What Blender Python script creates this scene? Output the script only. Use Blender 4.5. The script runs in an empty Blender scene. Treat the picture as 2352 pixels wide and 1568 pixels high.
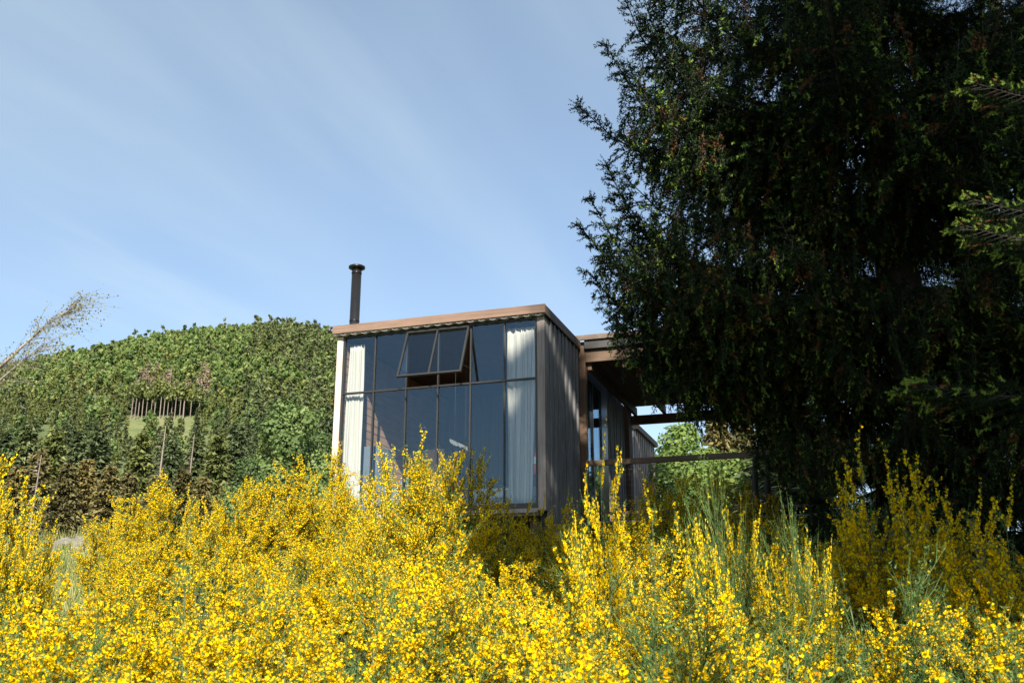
import bpy, math, random
import numpy as np
from mathutils import Vector, Matrix
rad = math.radians
random.seed(7)
RNG = np.random.default_rng(11)
scene = bpy.context.scene
COL = scene.collection

# ------------------------------------------------------------------ camera
PITCH = rad(16.56)
EYE = Vector((0, 0, 1.6))
FPX = 2287.0                       # focal length in pixels of a 2352 px wide frame
cam_d = bpy.data.cameras.new('camera')
cam_d.sensor_width = 36
cam_d.lens = 36 * FPX / 2352
cam_d.clip_start = 0.05
cam_d.clip_end = 6000
cam = bpy.data.objects.new('camera', cam_d)
COL.objects.link(cam)
cam.location = EYE
cam.rotation_euler = (rad(90) + PITCH, 0, 0)
scene.camera = cam
cam_d.dof.use_dof = True
cam_d.dof.focus_distance = 15.5
cam_d.dof.aperture_fstop = 6.3

# ------------------------------------------------------------------ light
SUN_AZ, SUN_EL = rad(176.0), rad(35.0)      # azimuth clockwise from +Y (the view direction)
sund = Vector((math.sin(SUN_AZ) * math.cos(SUN_EL), math.cos(SUN_AZ) * math.cos(SUN_EL), math.sin(SUN_EL)))
sun_l = bpy.data.lights.new('sun', 'SUN')
sun_l.energy = 4.8
sun_l.angle = rad(0.53)
sun_l.color = (1.0, 0.93, 0.82)
sun = bpy.data.objects.new('sun', sun_l)
COL.objects.link(sun)
sun.rotation_euler = sund.to_track_quat('Z', 'Y').to_euler()
sun.location = (0, -30, 40)

world = bpy.data.worlds.new('World')
scene.world = world
world.use_nodes = True
wn, wl = world.node_tree.nodes, world.node_tree.links
wn.clear()
out = wn.new('ShaderNodeOutputWorld')
bg = wn.new('ShaderNodeBackground')
bg.inputs['Strength'].default_value = 0.080
sky = wn.new('ShaderNodeTexSky')
sky.sky_type = 'NISHITA'
sky.sun_disc = False
sky.sun_elevation = SUN_EL
sky.sun_rotation = SUN_AZ
sky.altitude = 300
sky.air_density = 1.0
sky.dust_density = 0.6
sky.ozone_density = 1.8
tc = wn.new('ShaderNodeTexCoord')
sep = wn.new('ShaderNodeSeparateXYZ')
wl.new(tc.outputs['Generated'], sep.inputs[0])
def wmath(op, a, b=None):
    n = wn.new('ShaderNodeMath'); n.operation = op
    for i, v in enumerate((a, b)):
        if v is None: continue
        if isinstance(v, (int, float)): n.inputs[i].default_value = v
        else: wl.new(v, n.inputs[i])
    return n.outputs[0]
den = wmath('ADD', wmath('MAXIMUM', sep.outputs['Z'], 0.0), 0.16)
cu = wmath('DIVIDE', sep.outputs['X'], den)
cv = wmath('DIVIDE', sep.outputs['Y'], den)
comb = wn.new('ShaderNodeCombineXYZ')
wl.new(cu, comb.inputs[0]); wl.new(cv, comb.inputs[1])
def cirrus(rot, sc, loc, nscale, detail, lo, hi, amt):
    mp = wn.new('ShaderNodeMapping')
    mp.vector_type = 'TEXTURE'
    mp.inputs['Rotation'].default_value = (0, 0, rot)
    mp.inputs['Scale'].default_value = (sc[0], sc[1], 1)
    mp.inputs['Location'].default_value = loc
    wl.new(comb.outputs[0], mp.inputs[0])
    ns = wn.new('ShaderNodeTexNoise')
    ns.inputs['Scale'].default_value = nscale
    ns.inputs['Detail'].default_value = detail
    ns.inputs['Roughness'].default_value = 0.52
    ns.inputs['Distortion'].default_value = 0.5
    wl.new(mp.outputs[0], ns.inputs['Vector'])
    mr = wn.new('ShaderNodeMapRange'); mr.interpolation_type = 'SMOOTHERSTEP'
    mr.inputs['From Min'].default_value = lo; mr.inputs['From Max'].default_value = hi
    mr.inputs['To Max'].default_value = amt
    wl.new(ns.outputs[0], mr.inputs['Value'])
    return mr.outputs[0]
c1 = cirrus(rad(66), (4.2, 1.0, ), (0.3, 0.15, 0), 1.0, 3, 0.38, 0.78, 0.40)
c2 = cirrus(rad(58), (1.6, 0.42), (2.2, 1.1, 0), 1.0, 5, 0.45, 0.85, 0.28)
cm = wmath('MINIMUM', wmath('ADD', wmath('ADD', c1, c2), 0.17), 0.7)
mix = wn.new('ShaderNodeMix'); mix.data_type = 'RGBA'
wl.new(cm, mix.inputs[0])
wl.new(sky.outputs[0], mix.inputs[6])
mix.inputs[7].default_value = (4.0, 4.9, 5.25, 1)
wl.new(mix.outputs[2], bg.inputs[0])
wl.new(bg.outputs[0], out.inputs[0])

vs = scene.view_settings
vs.view_transform = 'Standard'
try: vs.look = 'None'
except Exception: pass
vs.gamma = 1.0
vs.use_curve_mapping = False
vs.exposure = 1.25
scene.cycles.max_bounces = 10
scene.cycles.transparent_max_bounces = 16
scene.cycles.caustics_reflective = False
scene.cycles.caustics_refractive = False

# ------------------------------------------------------------------ helpers
def px_ray(px, py):
    cp, sp = math.cos(PITCH), math.sin(PITCH)
    F, R, U = Vector((0, cp, sp)), Vector((1, 0, 0)), Vector((0, -sp, cp))
    return F + R * ((px - 1176) / FPX) - U * ((py - 784) / FPX)
def at(px, py, y):
    """the point at distance y ahead of the camera that the photograph shows at a pixel of its 2352 px wide copy"""
    d = px_ray(px, py)
    return EYE + d * (y / d.y)

def smooth01(t):
    t = np.clip(t, 0, 1)
    return t * t * (3 - 2 * t)
def ground_z(x, y):
    x = np.asarray(x, float); y = np.asarray(y, float)
    bank = 0.185 * np.clip(y - 1.5, 0, None)
    bank = np.where(y < 15.5, bank, 2.59 + 0.5 * smooth01((y - 15.5) / 3.5) - 0.35 * smooth01((y - 19) / 12))
    bank = bank + 0.045 * np.clip(y - 20, 0, 100)
    gx = np.where(x < -110, np.exp(-((x + 105) / 143.0) ** 2 / 2), np.exp(-((x + 110) / 140.0) ** 2 / 2))
    hill = 126 * smooth01((y - 90) / 380.0) * gx
    beyond = np.clip(y - 470, 0, None) * 0.12
    small = 0.10 * np.sin(x * 0.9 + 1.3) * np.cos(y * 0.7) * np.clip(np.abs(y) / 6, 0, 1)
    left = -0.35 * smooth01((-x - 2.5) / 4.0) * smooth01((y - 4) / 6.0) * (1 - smooth01((y - 12) / 4.0))
    return bank + hill - beyond + small + left
def gz(x, y): return float(ground_z(x, y))

def node_mat(name):
    m = bpy.data.materials.new(name); m.use_nodes = True
    nt = m.node_tree
    return m, nt, nt.nodes['Principled BSDF'], nt.nodes['Material Output']
def ramp(nt, fac, stops):
    r = nt.nodes.new('ShaderNodeValToRGB')
    el = r.color_ramp.elements
    while len(el) < len(stops): el.new(0.5)
    for e, (p, c) in zip(el, stops):
        e.position = p; e.color = (*c, 1)
    nt.links.new(fac, r.inputs[0])
    return r.outputs[0]
def noise(nt, scale, detail=3, vec=None, rough=0.55, stretch=None, obj=True):
    n = nt.nodes.new('ShaderNodeTexNoise')
    n.inputs['Scale'].default_value = scale; n.inputs['Detail'].default_value = detail
    n.inputs['Roughness'].default_value = rough
    t = nt.nodes.new('ShaderNodeTexCoord')
    v = t.outputs['Object']
    if stretch:
        mp = nt.nodes.new('ShaderNodeMapping'); mp.inputs['Scale'].default_value = stretch
        nt.links.new(v, mp.inputs[0])
        oi = nt.nodes.new('ShaderNodeObjectInfo')
        ml = nt.nodes.new('ShaderNodeMath'); ml.operation = 'MULTIPLY'; ml.inputs[1].default_value = 37.0
        nt.links.new(oi.outputs['Random'], ml.inputs[0])
        ad = nt.nodes.new('ShaderNodeVectorMath'); ad.operation = 'ADD'
        nt.links.new(mp.outputs[0], ad.inputs[0]); nt.links.new(ml.outputs[0], ad.inputs[1])
        v = ad.outputs[0]
    nt.links.new(v, n.inputs['Vector'])
    return n.outputs[0]
def mixc(nt, fac, a, b, mode='MIX'):
    m = nt.nodes.new('ShaderNodeMix'); m.data_type = 'RGBA'; m.blend_type = mode
    for sock, v in ((m.inputs[0], fac), (m.inputs[6], a), (m.inputs[7], b)):
        if isinstance(v, (int, float)): sock.default_value = v
        elif isinstance(v, tuple): sock.default_value = (*v, 1)
        else: nt.links.new(v, sock)
    return m.outputs[2]
def bump(nt, h, bsdf, strength=0.3, dist=0.01):
    b = nt.nodes.new('ShaderNodeBump'); b.inputs['Strength'].default_value = strength; b.inputs['Distance'].default_value = dist
    nt.links.new(h, b.inputs['Height']); nt.links.new(b.outputs[0], bsdf.inputs['Normal'])

def wood(name, dark, mid, light, stretch, rough=0.8, vary=0.35):
    m, nt, b, o = node_mat(name)
    g = noise(nt, 1.0, 6, stretch=stretch, rough=0.65)
    c = ramp(nt, g, [(0.25, dark), (0.52, mid), (0.8, light)])
    blot = noise(nt, 2.3, 3)
    c = mixc(nt, 0.5, c, ramp(nt, blot, [(0.3, (0.55, 0.53, 0.5)), (0.7, (1.0, 1.0, 1.0))]), 'MULTIPLY')
    oi = nt.nodes.new('ShaderNodeObjectInfo')
    c = mixc(nt, vary, c, ramp(nt, oi.outputs['Random'], [(0, (0.5, 0.48, 0.47)), (1, (1.25, 1.22, 1.2))]), 'MULTIPLY')
    nt.links.new(c, b.inputs['Base Color'])
    b.inputs['Roughness'].default_value = rough
    bump(nt, g, b, 0.35, 0.006)
    return m
def plain(name, col, rough=0.6, metal=0.0, var=0.15, scale=6.0):
    m, nt, b, o = node_mat(name)
    g = noise(nt, scale, 4)
    c = ramp(nt, g, [(0.3, tuple(v * (1 - var) for v in col)), (0.7, tuple(min(1, v * (1 + var)) for v in col))])
    nt.links.new(c, b.inputs['Base Color'])
    b.inputs['Roughness'].default_value = rough; b.inputs['Metallic'].default_value = metal
    return m
def leafmat(name, stops, trans=0.3, rough=0.6, tr_mul=1.0, var=0.25, spec=0.3):
    """foliage: every face carries a random 'tint' that picks its own colour; thin leaves let some light through"""
    m, nt, b, o = node_mat(name)
    a = nt.nodes.new('ShaderNodeAttribute'); a.attribute_name = 'tint'
    c = ramp(nt, a.outputs['Fac'], stops)
    oi = nt.nodes.new('ShaderNodeObjectInfo')
    c = mixc(nt, var, c, ramp(nt, oi.outputs['Random'], [(0, (0.62, 0.66, 0.6)), (0.5, (1.0, 1.0, 1.0)), (1, (1.3, 1.2, 1.0))]), 'MULTIPLY')
    nt.links.new(c, b.inputs['Base Color']); b.inputs['Roughness'].default_value = rough
    b.inputs['Specular IOR Level'].default_value = spec
    if trans > 0:
        t = nt.nodes.new('ShaderNodeBsdfTranslucent'); nt.links.new(c, t.inputs[0])
        mx = nt.nodes.new('ShaderNodeMixShader'); mx.inputs[0].default_value = trans
        nt.links.new(b.outputs[0], mx.inputs[1]); nt.links.new(t.outputs[0], mx.inputs[2])
        nt.links.new(mx.outputs[0], o.inputs[0])
    return m

M = {}
V_ST, H_ST, D_ST = (22, 22, 1.1), (1.1, 22, 22), (22, 1.1, 22)
M['grey_wood'] = wood('weathered grey wood', (0.135, 0.134, 0.136), (0.25, 0.248, 0.252), (0.355, 0.353, 0.36), V_ST)
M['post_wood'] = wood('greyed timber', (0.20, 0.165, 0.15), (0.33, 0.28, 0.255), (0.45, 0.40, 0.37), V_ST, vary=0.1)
M['pale_wood'] = wood('pale timber', (0.42, 0.34, 0.29), (0.56, 0.47, 0.41), (0.66, 0.58, 0.52), V_ST, vary=0.1)  # lighter timber for the left corner post
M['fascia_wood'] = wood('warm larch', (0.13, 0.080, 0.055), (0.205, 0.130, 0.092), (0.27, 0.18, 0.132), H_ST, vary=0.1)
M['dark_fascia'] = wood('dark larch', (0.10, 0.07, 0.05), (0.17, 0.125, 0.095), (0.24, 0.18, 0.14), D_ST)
M['porch_wood'] = wood('brown porch timber', (0.085, 0.048, 0.029), (0.135, 0.080, 0.048), (0.19, 0.115, 0.072), V_ST)
M['porch_beam'] = wood('porch beam timber', (0.10, 0.064, 0.040), (0.165, 0.107, 0.068), (0.22, 0.146, 0.095), H_ST)
M['ceiling_wood'] = wood('ceiling timber', (0.10, 0.058, 0.035), (0.16, 0.092, 0.055), (0.21, 0.125, 0.08), D_ST)
M['inner_wood'] = wood('interior plank', (0.30, 0.19, 0.12), (0.42, 0.27, 0.18), (0.52, 0.35, 0.24), D_ST, vary=0.25)
M['inner_dark'] = wood('interior dark panel', (0.05, 0.035, 0.028), (0.08, 0.055, 0.042), (0.11, 0.075, 0.055), V_ST)
M['ply'] = wood('plywood', (0.46, 0.26, 0.13), (0.60, 0.36, 0.19), (0.70, 0.46, 0.26), V_ST, vary=0.05)
M['dark_metal'] = plain('dark bronze metal', (0.032, 0.031, 0.030), 0.42, 0.3, 0.12, 3)
M['black_metal'] = plain('black stove pipe', (0.016, 0.016, 0.017), 0.33, 0.3, 0.2, 4)
M['zinc'] = plain('corrugated zinc', (0.52, 0.50, 0.48), 0.5, 0.3, 0.2, 5)
M['roofing'] = plain('roofing felt', (0.06, 0.058, 0.056), 0.9)
M['black'] = plain('black backing board', (0.02, 0.018, 0.016), 0.9)  # near-black backing behind boards and planks
M['white_cloth'] = plain('white linen', (0.82, 0.79, 0.73), 0.9, 0, 0.05, 3)
M['bed_cloth'] = plain('grey white bedding', (0.36, 0.38, 0.40), 0.9, 0, 0.06, 4)
M['blue_cloth'] = plain('blue grey upholstery', (0.10, 0.13, 0.165), 0.9, 0, 0.1, 5)
M['red'] = plain('red enamel', (0.55, 0.04, 0.05), 0.3)
M['white'] = plain('white enamel', (0.8, 0.8, 0.78), 0.4)
M['wire'] = plain('galvanised wire', (0.22, 0.22, 0.22), 0.5, 0.4)
M['feather'] = plain('grey feather', (0.12, 0.12, 0.12), 0.9)
M['bark'] = wood('spruce bark', (0.014, 0.010, 0.007), (0.030, 0.022, 0.016), (0.05, 0.038, 0.029), (9, 9, 3))
M['pale_bark'] = wood('birch bark', (0.14, 0.11, 0.09), (0.30, 0.255, 0.22), (0.42, 0.37, 0.33), (4, 4, 9))
M['dead_wood'] = wood('dead pale wood', (0.13, 0.105, 0.085), (0.21, 0.175, 0.145), (0.29, 0.25, 0.21), (9, 9, 2))
M['stem'] = plain('broom stem', (0.085, 0.105, 0.045), 0.7)
M['twig_green'] = leafmat('broom green twig', [(0, (0.045, 0.090, 0.024)), (0.6, (0.082, 0.150, 0.038)), (1, (0.14, 0.215, 0.062))], 0.15)
M['flower'] = leafmat('broom flower yellow', [(0.0, (0.46, 0.19, 0.002)), (0.25, (0.70, 0.40, 0.0015)), (0.6, (0.82, 0.585, 0.002)), (1.0, (0.86, 0.70, 0.008))], 0.22, 0.7, var=0.12, spec=0.05)
M['needle'] = leafmat('spruce needle', [(0, (0.005, 0.010, 0.004)), (0.5, (0.010, 0.021, 0.006)), (0.74, (0.026, 0.054, 0.011)), (0.86, (0.20, 0.29, 0.045)), (0.88, (0.07, 0.034, 0.014)), (1.0, (0.15, 0.062, 0.026))], 0.08, 0.6, var=0.1, spec=0.12)
M['broadleaf'] = leafmat('broadleaf green', [(0, (0.055, 0.095, 0.026)), (0.5, (0.105, 0.168, 0.046)), (1, (0.180, 0.230, 0.076))], 0.3, var=0.7)
M['birchleaf'] = leafmat('birch green', [(0, (0.065, 0.105, 0.030)), (0.5, (0.110, 0.165, 0.048)), (1, (0.165, 0.22, 0.068))], 0.25, var=0.25)
M['shrubleaf'] = leafmat('fresh green', [(0, (0.07, 0.13, 0.025)), (0.5, (0.115, 0.19, 0.036)), (1, (0.18, 0.25, 0.06))], 0.35, var=0.25)
M['paleleaf'] = leafmat('pale young leaf', [(0, (0.16, 0.17, 0.07)), (1, (0.30, 0.30, 0.15))], 0.4, var=0.1)
M['conifer'] = leafmat('conifer dark green', [(0, (0.046, 0.066, 0.028)), (0.5, (0.078, 0.105, 0.042)), (1, (0.115, 0.145, 0.056))], 0.12, var=0.7)
M['larch'] = leafmat('larch olive', [(0, (0.085, 0.108, 0.030)), (0.5, (0.138, 0.165, 0.046)), (1, (0.19, 0.205, 0.064))], 0.2, var=0.6)
M['brownleaf'] = leafmat('browning conifer', [(0, (0.085, 0.078, 0.028)), (0.5, (0.140, 0.122, 0.043)), (1, (0.19, 0.160, 0.060))], 0.15, var=0.9)
M['deadneedle'] = leafmat('dead needles', [(0, (0.20, 0.15, 0.10)), (1, (0.32, 0.25, 0.18))], 0.1, var=0.4)
M['grass'] = leafmat('tall pale grass', [(0, (0.14, 0.19, 0.05)), (0.5, (0.26, 0.28, 0.085)), (1, (0.42, 0.39, 0.17))], 0.3, var=0.1)
M['earth'] = plain('dry grey earth', (0.17, 0.155, 0.13), 0.95, 0, 0.4, 3)

m, nt, b, o = node_mat('ground')
n1 = noise(nt, 0.35, 6, rough=0.65); n2 = noise(nt, 0.02, 4)
c = ramp(nt, n1, [(0.3, (0.040, 0.050, 0.020)), (0.55, (0.075, 0.095, 0.030)), (0.75, (0.15, 0.14, 0.07))])
c2_ = ramp(nt, n2, [(0.35, (0.045, 0.07, 0.022)), (0.65, (0.09, 0.12, 0.035))])
nt.links.new(mixc(nt, 0.5, c, c2_), b.inputs['Base Color'])
b.inputs['Roughness'].default_value = 0.95
bump(nt, noise(nt, 9, 5), b, 0.6, 0.05)
M['ground'] = m
m, nt, b, o = node_mat('meadow')
nt.links.new(ramp(nt, noise(nt, 0.25, 5), [(0.3, (0.075, 0.095, 0.030)), (0.5, (0.11, 0.130, 0.042)), (0.7, (0.15, 0.14, 0.065))]), b.inputs['Base Color'])
b.inputs['Roughness'].default_value = 0.95
M['meadow'] = m

# coated double glazing: reflects by angle, otherwise lets through, faintly tinted
m, nt, b, o = node_mat('coated glass')
nt.nodes.remove(b)
tr = nt.nodes.new('ShaderNodeBsdfTransparent'); tr.inputs[0].default_value = (0.965, 0.98, 0.975, 1)
gl = nt.nodes.new('ShaderNodeBsdfGlossy'); gl.inputs['Roughness'].default_value = 0.0; gl.inputs['Color'].default_value = (0.60, 0.84, 1.0, 1)
fr = nt.nodes.new('ShaderNodeFresnel'); fr.inputs[0].default_value = 1.85
mx = nt.nodes.new('ShaderNodeMixShader')
ge = nt.nodes.new('ShaderNodeNewGeometry')
im = nt.nodes.new('ShaderNodeMapRange'); im.inputs['To Min'].default_value = 1.55; im.inputs['To Max'].default_value = 1 / 1.55
nt.links.new(ge.outputs['Backfacing'], im.inputs['Value']); nt.links.new(im.outputs[0], fr.inputs[0])
nt.links.new(fr.outputs[0], mx.inputs[0]); nt.links.new(tr.outputs[0], mx.inputs[1]); nt.links.new(gl.outputs[0], mx.inputs[2])
nt.links.new(mx.outputs[0], o.inputs[0])
M['glass'] = m

# ---- mesh collection helpers
class MB:
    """collects boxes, tubes and lathed shapes, links them as one mesh object"""
    def __init__(s): s.v = []; s.f = []
    def box(s, x0, x1, y0, y1, z0, z1, mat=None):
        i = len(s.v)
        P = [(x, y, z) for z in (z0, z1) for (x, y) in ((x0, y0), (x1, y0), (x1, y1), (x0, y1))]
        if mat is not None: P = [tuple(mat @ Vector(p)) for p in P]
        s.v += P
        s.f += [tuple(i + k for k in q) for q in ((3, 2, 1, 0), (4, 5, 6, 7), (0, 1, 5, 4), (1, 2, 6, 5), (2, 3, 7, 6), (3, 0, 4, 7))]
        return s
    def tube(s, pts, rads, n=8, cap=True):
        pts = [Vector(p) for p in pts]
        if isinstance(rads, (int, float)): rads = [rads] * len(pts)
        rings = []
        ref = None
        for k, p in enumerate(pts):
            d = (pts[min(k + 1, len(pts) - 1)] - pts[max(k - 1, 0)]).normalized()
            if ref is None: ref = Vector((1, 0, 0)) if abs(d.x) < 0.9 else Vector((0, 1, 0))
            a = (ref - d * ref.dot(d)).normalized(); ref = a
            bb = d.cross(a)
            i = len(s.v)
            s.v += [tuple(p + (a * math.cos(2 * math.pi * j / n) + bb * math.sin(2 * math.pi * j / n)) * rads[k]) for j in range(n)]
            rings.append(i)
        for a_, b_ in zip(rings, rings[1:]):
            for j in range(n):
                s.f.append((a_ + j, a_ + (j + 1) % n, b_ + (j + 1) % n, b_ + j))
        if cap:
            s.f.append(tuple(rings[0] + j for j in reversed(range(n))))
            s.f.append(tuple(rings[-1] + j for j in range(n)))
        return s
    def build(s, name, mat, parent=None, smooth=False, bevel=0.0, loc=None):
        me = bpy.data.meshes.new(name)
        me.from_pydata(s.v, [], s.f)
        me.materials.append(mat)
        if smooth: me.shade_smooth()
        me.update()
        o = bpy.data.objects.new(name, me); COL.objects.link(o)
        if parent is not None: o.parent = parent
        if loc is not None: o.location = loc
        if bevel:
            bv = o.modifiers.new('bevel', 'BEVEL'); bv.width = bevel; bv.segments = 2; bv.limit_method = 'ANGLE'
        return o
def add_obj(name, me, parent=None, loc=None):
    o = bpy.data.objects.new(name, me); COL.objects.link(o)
    if parent is not None: o.parent = parent
    if loc is not None: o.location = loc
    return o
def tag(o, label=None, cat=None, group=None, kind=None):
    if label: o['label'] = label
    if cat: o['category'] = cat
    if group: o['group'] = group
    if kind: o['kind'] = kind
    return o
def empty(name, loc=(0, 0, 0), rz=0.0):
    o = bpy.data.objects.new(name, None); COL.objects.link(o)
    o.location = loc; o.rotation_euler = (0, 0, rz); o.empty_display_size = 0.2
    return o
def copy_of(o, name=None, parent=None):
    c = o.copy(); COL.objects.link(c)
    if name: c.name = name
    c.parent = parent
    return c
def copy_tree(o, parent=None):
    c = o.copy(); COL.objects.link(c); c.parent = parent
    for ch in list(o.children): copy_tree(ch, c)
    return c

def tri_mesh(name, V, F, mats, midx=None, tint=None):
    V = np.asarray(V, np.float32); F = np.asarray(F, np.int32)
    me = bpy.data.meshes.new(name)
    me.vertices.add(len(V)); me.vertices.foreach_set('co', V.ravel())
    me.loops.add(len(F) * 3); me.polygons.add(len(F))
    me.polygons.foreach_set('loop_start', np.arange(0, len(F) * 3, 3, dtype=np.int32))
    me.loops.foreach_set('vertex_index', F.ravel())
    for mm in mats: me.materials.append(mm)
    if midx is not None: me.polygons.foreach_set('material_index', np.asarray(midx, np.int32))
    if tint is not None:
        at_ = me.attributes.new('tint', 'FLOAT', 'FACE')
        at_.data.foreach_set('value', np.asarray(tint, np.float32))
    me.update(calc_edges=True)
    return me
class Geo:
    """gathers triangle arrays with a material index and a tint per face"""
    def __init__(s): s.V = []; s.F = []; s.m = []; s.t = []; s.n = 0
    def add(s, V, F, mi, tint):
        V = np.asarray(V, float).reshape(-1, 3); F = np.asarray(F, int).reshape(-1, 3)
        s.V.append(V); s.F.append(F + s.n); s.n += len(V)
        s.m.append(np.full(len(F), mi)); s.t.append(np.broadcast_to(np.asarray(tint, float), (len(F),)))
    def mesh(s, name, mats):
        return tri_mesh(name, np.concatenate(s.V), np.concatenate(s.F), mats, np.concatenate(s.m), np.concatenate(s.t))
def unit(v):
    v = np.asarray(v, float)
    return v / np.maximum(np.linalg.norm(v, axis=-1, keepdims=True), 1e-9)
def basis(d, rng):
    """rotation matrices with y along d and a random roll: (N,3,3) with rows = axes"""
    d = unit(d)
    r = rng.normal(size=d.shape)
    x = unit(np.cross(d, r)); z = np.cross(x, d)
    return np.stack([x, d, z], 1)
def stamp(T, F, C, B, S):
    """copies of template T (k,3) at centres C with bases B and sizes S"""
    V = np.einsum('kj,njc->nkc', T, B) * np.asarray(S, float).reshape(-1, 1, 1) + C[:, None, :]
    n, k = len(C), len(T)
    FF = (np.asarray(F)[None] + (np.arange(n) * k)[:, None, None]).reshape(-1, 3)
    return V.reshape(-1, 3), FF
def tubes(P, r, sides=3):
    """P (N,n,3) polylines, r (N,n) radii -> triangles of many thin tubes"""
    N, n, _ = P.shape
    d = unit(np.gradient(P, axis=1))
    ref = np.where(np.abs(d[..., 2:3]) < 0.9, np.array([0, 0, 1.0]), np.array([1.0, 0, 0]))
    a = unit(np.cross(d, ref)); b_ = np.cross(d, a)
    ang = np.arange(sides) * 2 * np.pi / sides
    R = P[:, :, None, :] + (a[:, :, None, :] * np.cos(ang)[None, None, :, None] + b_[:, :, None, :] * np.sin(ang)[None, None, :, None]) * r[:, :, None, None]
    V = R.reshape(-1, 3)
    F = []
    base = (np.arange(N) * n * sides)[:, None]
    for k in range(n - 1):
        for j in range(sides):
            a0 = k * sides + j; a1 = k * sides + (j + 1) % sides
            b0, b1 = a0 + sides, a1 + sides
            F.append(np.concatenate([base + a0, base + a1, base + b1], 1)); F.append(np.concatenate([base + a0, base + b1, base + b0], 1))
    return V, np.concatenate(F)

# ================================================================== SETTING: the terrain
def build_terrain():
    ys = np.concatenate([np.linspace(-60, -4, 15), np.linspace(-3, 24, 82), np.geomspace(25, 560, 90), [700, 1000, 1800, 3200]])
    tx = np.linspace(-1, 1, 141); xs = np.sign(tx) * (np.abs(tx) ** 2.2) * 700
    xs = np.concatenate([[-3500, -1600], xs, [1600, 3500]])
    X, Y = np.meshgrid(xs, ys)
    Z = ground_z(X, Y)
    Z = np.maximum(Z, -12)
    nx, ny = len(xs), len(ys)
    I = np.arange(nx * ny).reshape(ny, nx)
    a, b_, c_, d_ = I[:-1, :-1].ravel(), I[:-1, 1:].ravel(), I[1:, 1:].ravel(), I[1:, :-1].ravel()
    F = np.concatenate([np.stack([a, b_, c_], 1), np.stack([a, c_, d_], 1)])
    me = tri_mesh('terrain', np.stack([X.ravel(), Y.ravel(), Z.ravel()], 1), F, [M['ground']])
    me.shade_smooth()
    return tag(add_obj('terrain', me), kind='structure')
build_terrain()
def hit_ground(px, py, y0=20.0, y1=620.0):
    """where the sight line through a pixel first meets the terrain"""
    d = px_ray(px, py); y = y0
    while y < y1:
        p = EYE + d * (y / d.y)
        if p.z < gz(p.x, p.y): return p
        y += 1.0
    return None

# ================================================================== THE CABIN
YAW = rad(18.5)
CORNER = Vector((0.49, 15.0, 0.0))
def cab_pt(u, w, z):
    return Vector((CORNER.x + u * math.cos(YAW) + w * math.sin(YAW), CORNER.y - u * math.sin(YAW) + w * math.cos(YAW), z))
cabin = empty('cabin', CORNER, -YAW)
tag(cabin, 'small flat roofed timber cabin with a gridded glass front and black flue', 'cabin')
UL, UR, WB = -3.62, 0.03, 4.6         # left, right, back of the box
ZS, ZG0, ZT, ZG1, ZF0, ZF1 = 3.45, 3.54, 5.48, 6.44, 6.495, 6.635

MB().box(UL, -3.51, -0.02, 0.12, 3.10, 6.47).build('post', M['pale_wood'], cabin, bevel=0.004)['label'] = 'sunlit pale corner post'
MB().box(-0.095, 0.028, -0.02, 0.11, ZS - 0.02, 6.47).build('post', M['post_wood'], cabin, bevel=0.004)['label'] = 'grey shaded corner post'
MB().box(-3.66, 0.075, -0.14, -0.10, ZF0, ZF1).build('fascia', M['fascia_wood'], cabin, bevel=0.003)
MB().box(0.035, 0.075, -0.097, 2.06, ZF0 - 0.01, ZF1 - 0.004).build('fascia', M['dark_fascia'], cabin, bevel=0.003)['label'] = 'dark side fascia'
roof = MB().box(-3.66, 0.032, -0.098, WB + 0.1, 6.50, 6.62).build('roof', M['roofing'], cabin)
# corrugated sheet edge under the front fascia
mb = MB()
nx_ = 150
for k in range(nx_ + 1):
    x = -3.64 + 3.7 * k / nx_
    zz = 6.482 + 0.011 * math.sin(2 * math.pi * x / 0.19)
    mb.v += [(x, -0.118, zz), (x, -0.118, zz - 0.006), (x, 0.02, zz - 0.006), (x, 0.02, zz)]
    if k:
        i = (k - 1) * 4
        for j in range(4):
            mb.f.append((i + j, i + 4 + j, i + 4 + (j + 1) % 4, i + (j + 1) % 4))
mb.build('corrugated_sheet', M['zinc'], roof, smooth=True)
# flue on the left side
fx, fy = -3.78, 0.85
ch = MB().tube([(fx, fy, 3.3), (fx, fy, 8.02)], 0.088, 24).build('chimney', M['black_metal'], cabin, smooth=True)
tag(ch)
MB().tube([(fx, fy, 8.02), (fx, fy, 8.035), (fx, fy, 8.045), (fx, fy, 8.075), (fx, fy, 8.085), (fx, fy, 8.11)],
          [0.10, 0.135, 0.15, 0.15, 0.13, 0.02], 28).build('cap', M['black_metal'], ch, smooth=True)
MB().tube([(fx, fy, 7.93), (fx, fy, 7.97)], 0.093, 24).build('collar', M['black_metal'], ch, smooth=True)
MB().tube([(fx, fy, 7.02), (fx, fy, 7.05)], 0.091, 24).build('collar', M['black_metal'], ch, smooth=True)
MB().box(fx + 0.0, -3.625, fy - 0.012, fy + 0.012, 6.2, 6.24).build('bracket', M['black_metal'], ch)

# right side wall: a dark backing with upright boards of uneven width
wall_r = MB().box(-0.09, 0.0, 0.112, 2.06, 2.9, 6.49).build('wall', M['black'], cabin)
wpos = 0.118; k = 0
rb = random.Random(3)
while wpos < 2.02:
    wid = (0.155 if k % 2 == 0 else 0.085) + rb.uniform(-0.02, 0.02)
    wid = min(wid, 2.055 - wpos)
    proud = 0.024 if k % 2 == 0 else 0.046
    MB().box(0.002, proud + rb.uniform(-0.003, 0.003), wpos + 0.004, wpos + wid - 0.006, 2.95 + rb.uniform(-0.05, 0.02), 6.478).build('board', M['grey_wood'], wall_r, bevel=0.003)
    wpos += wid; k += 1
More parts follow.
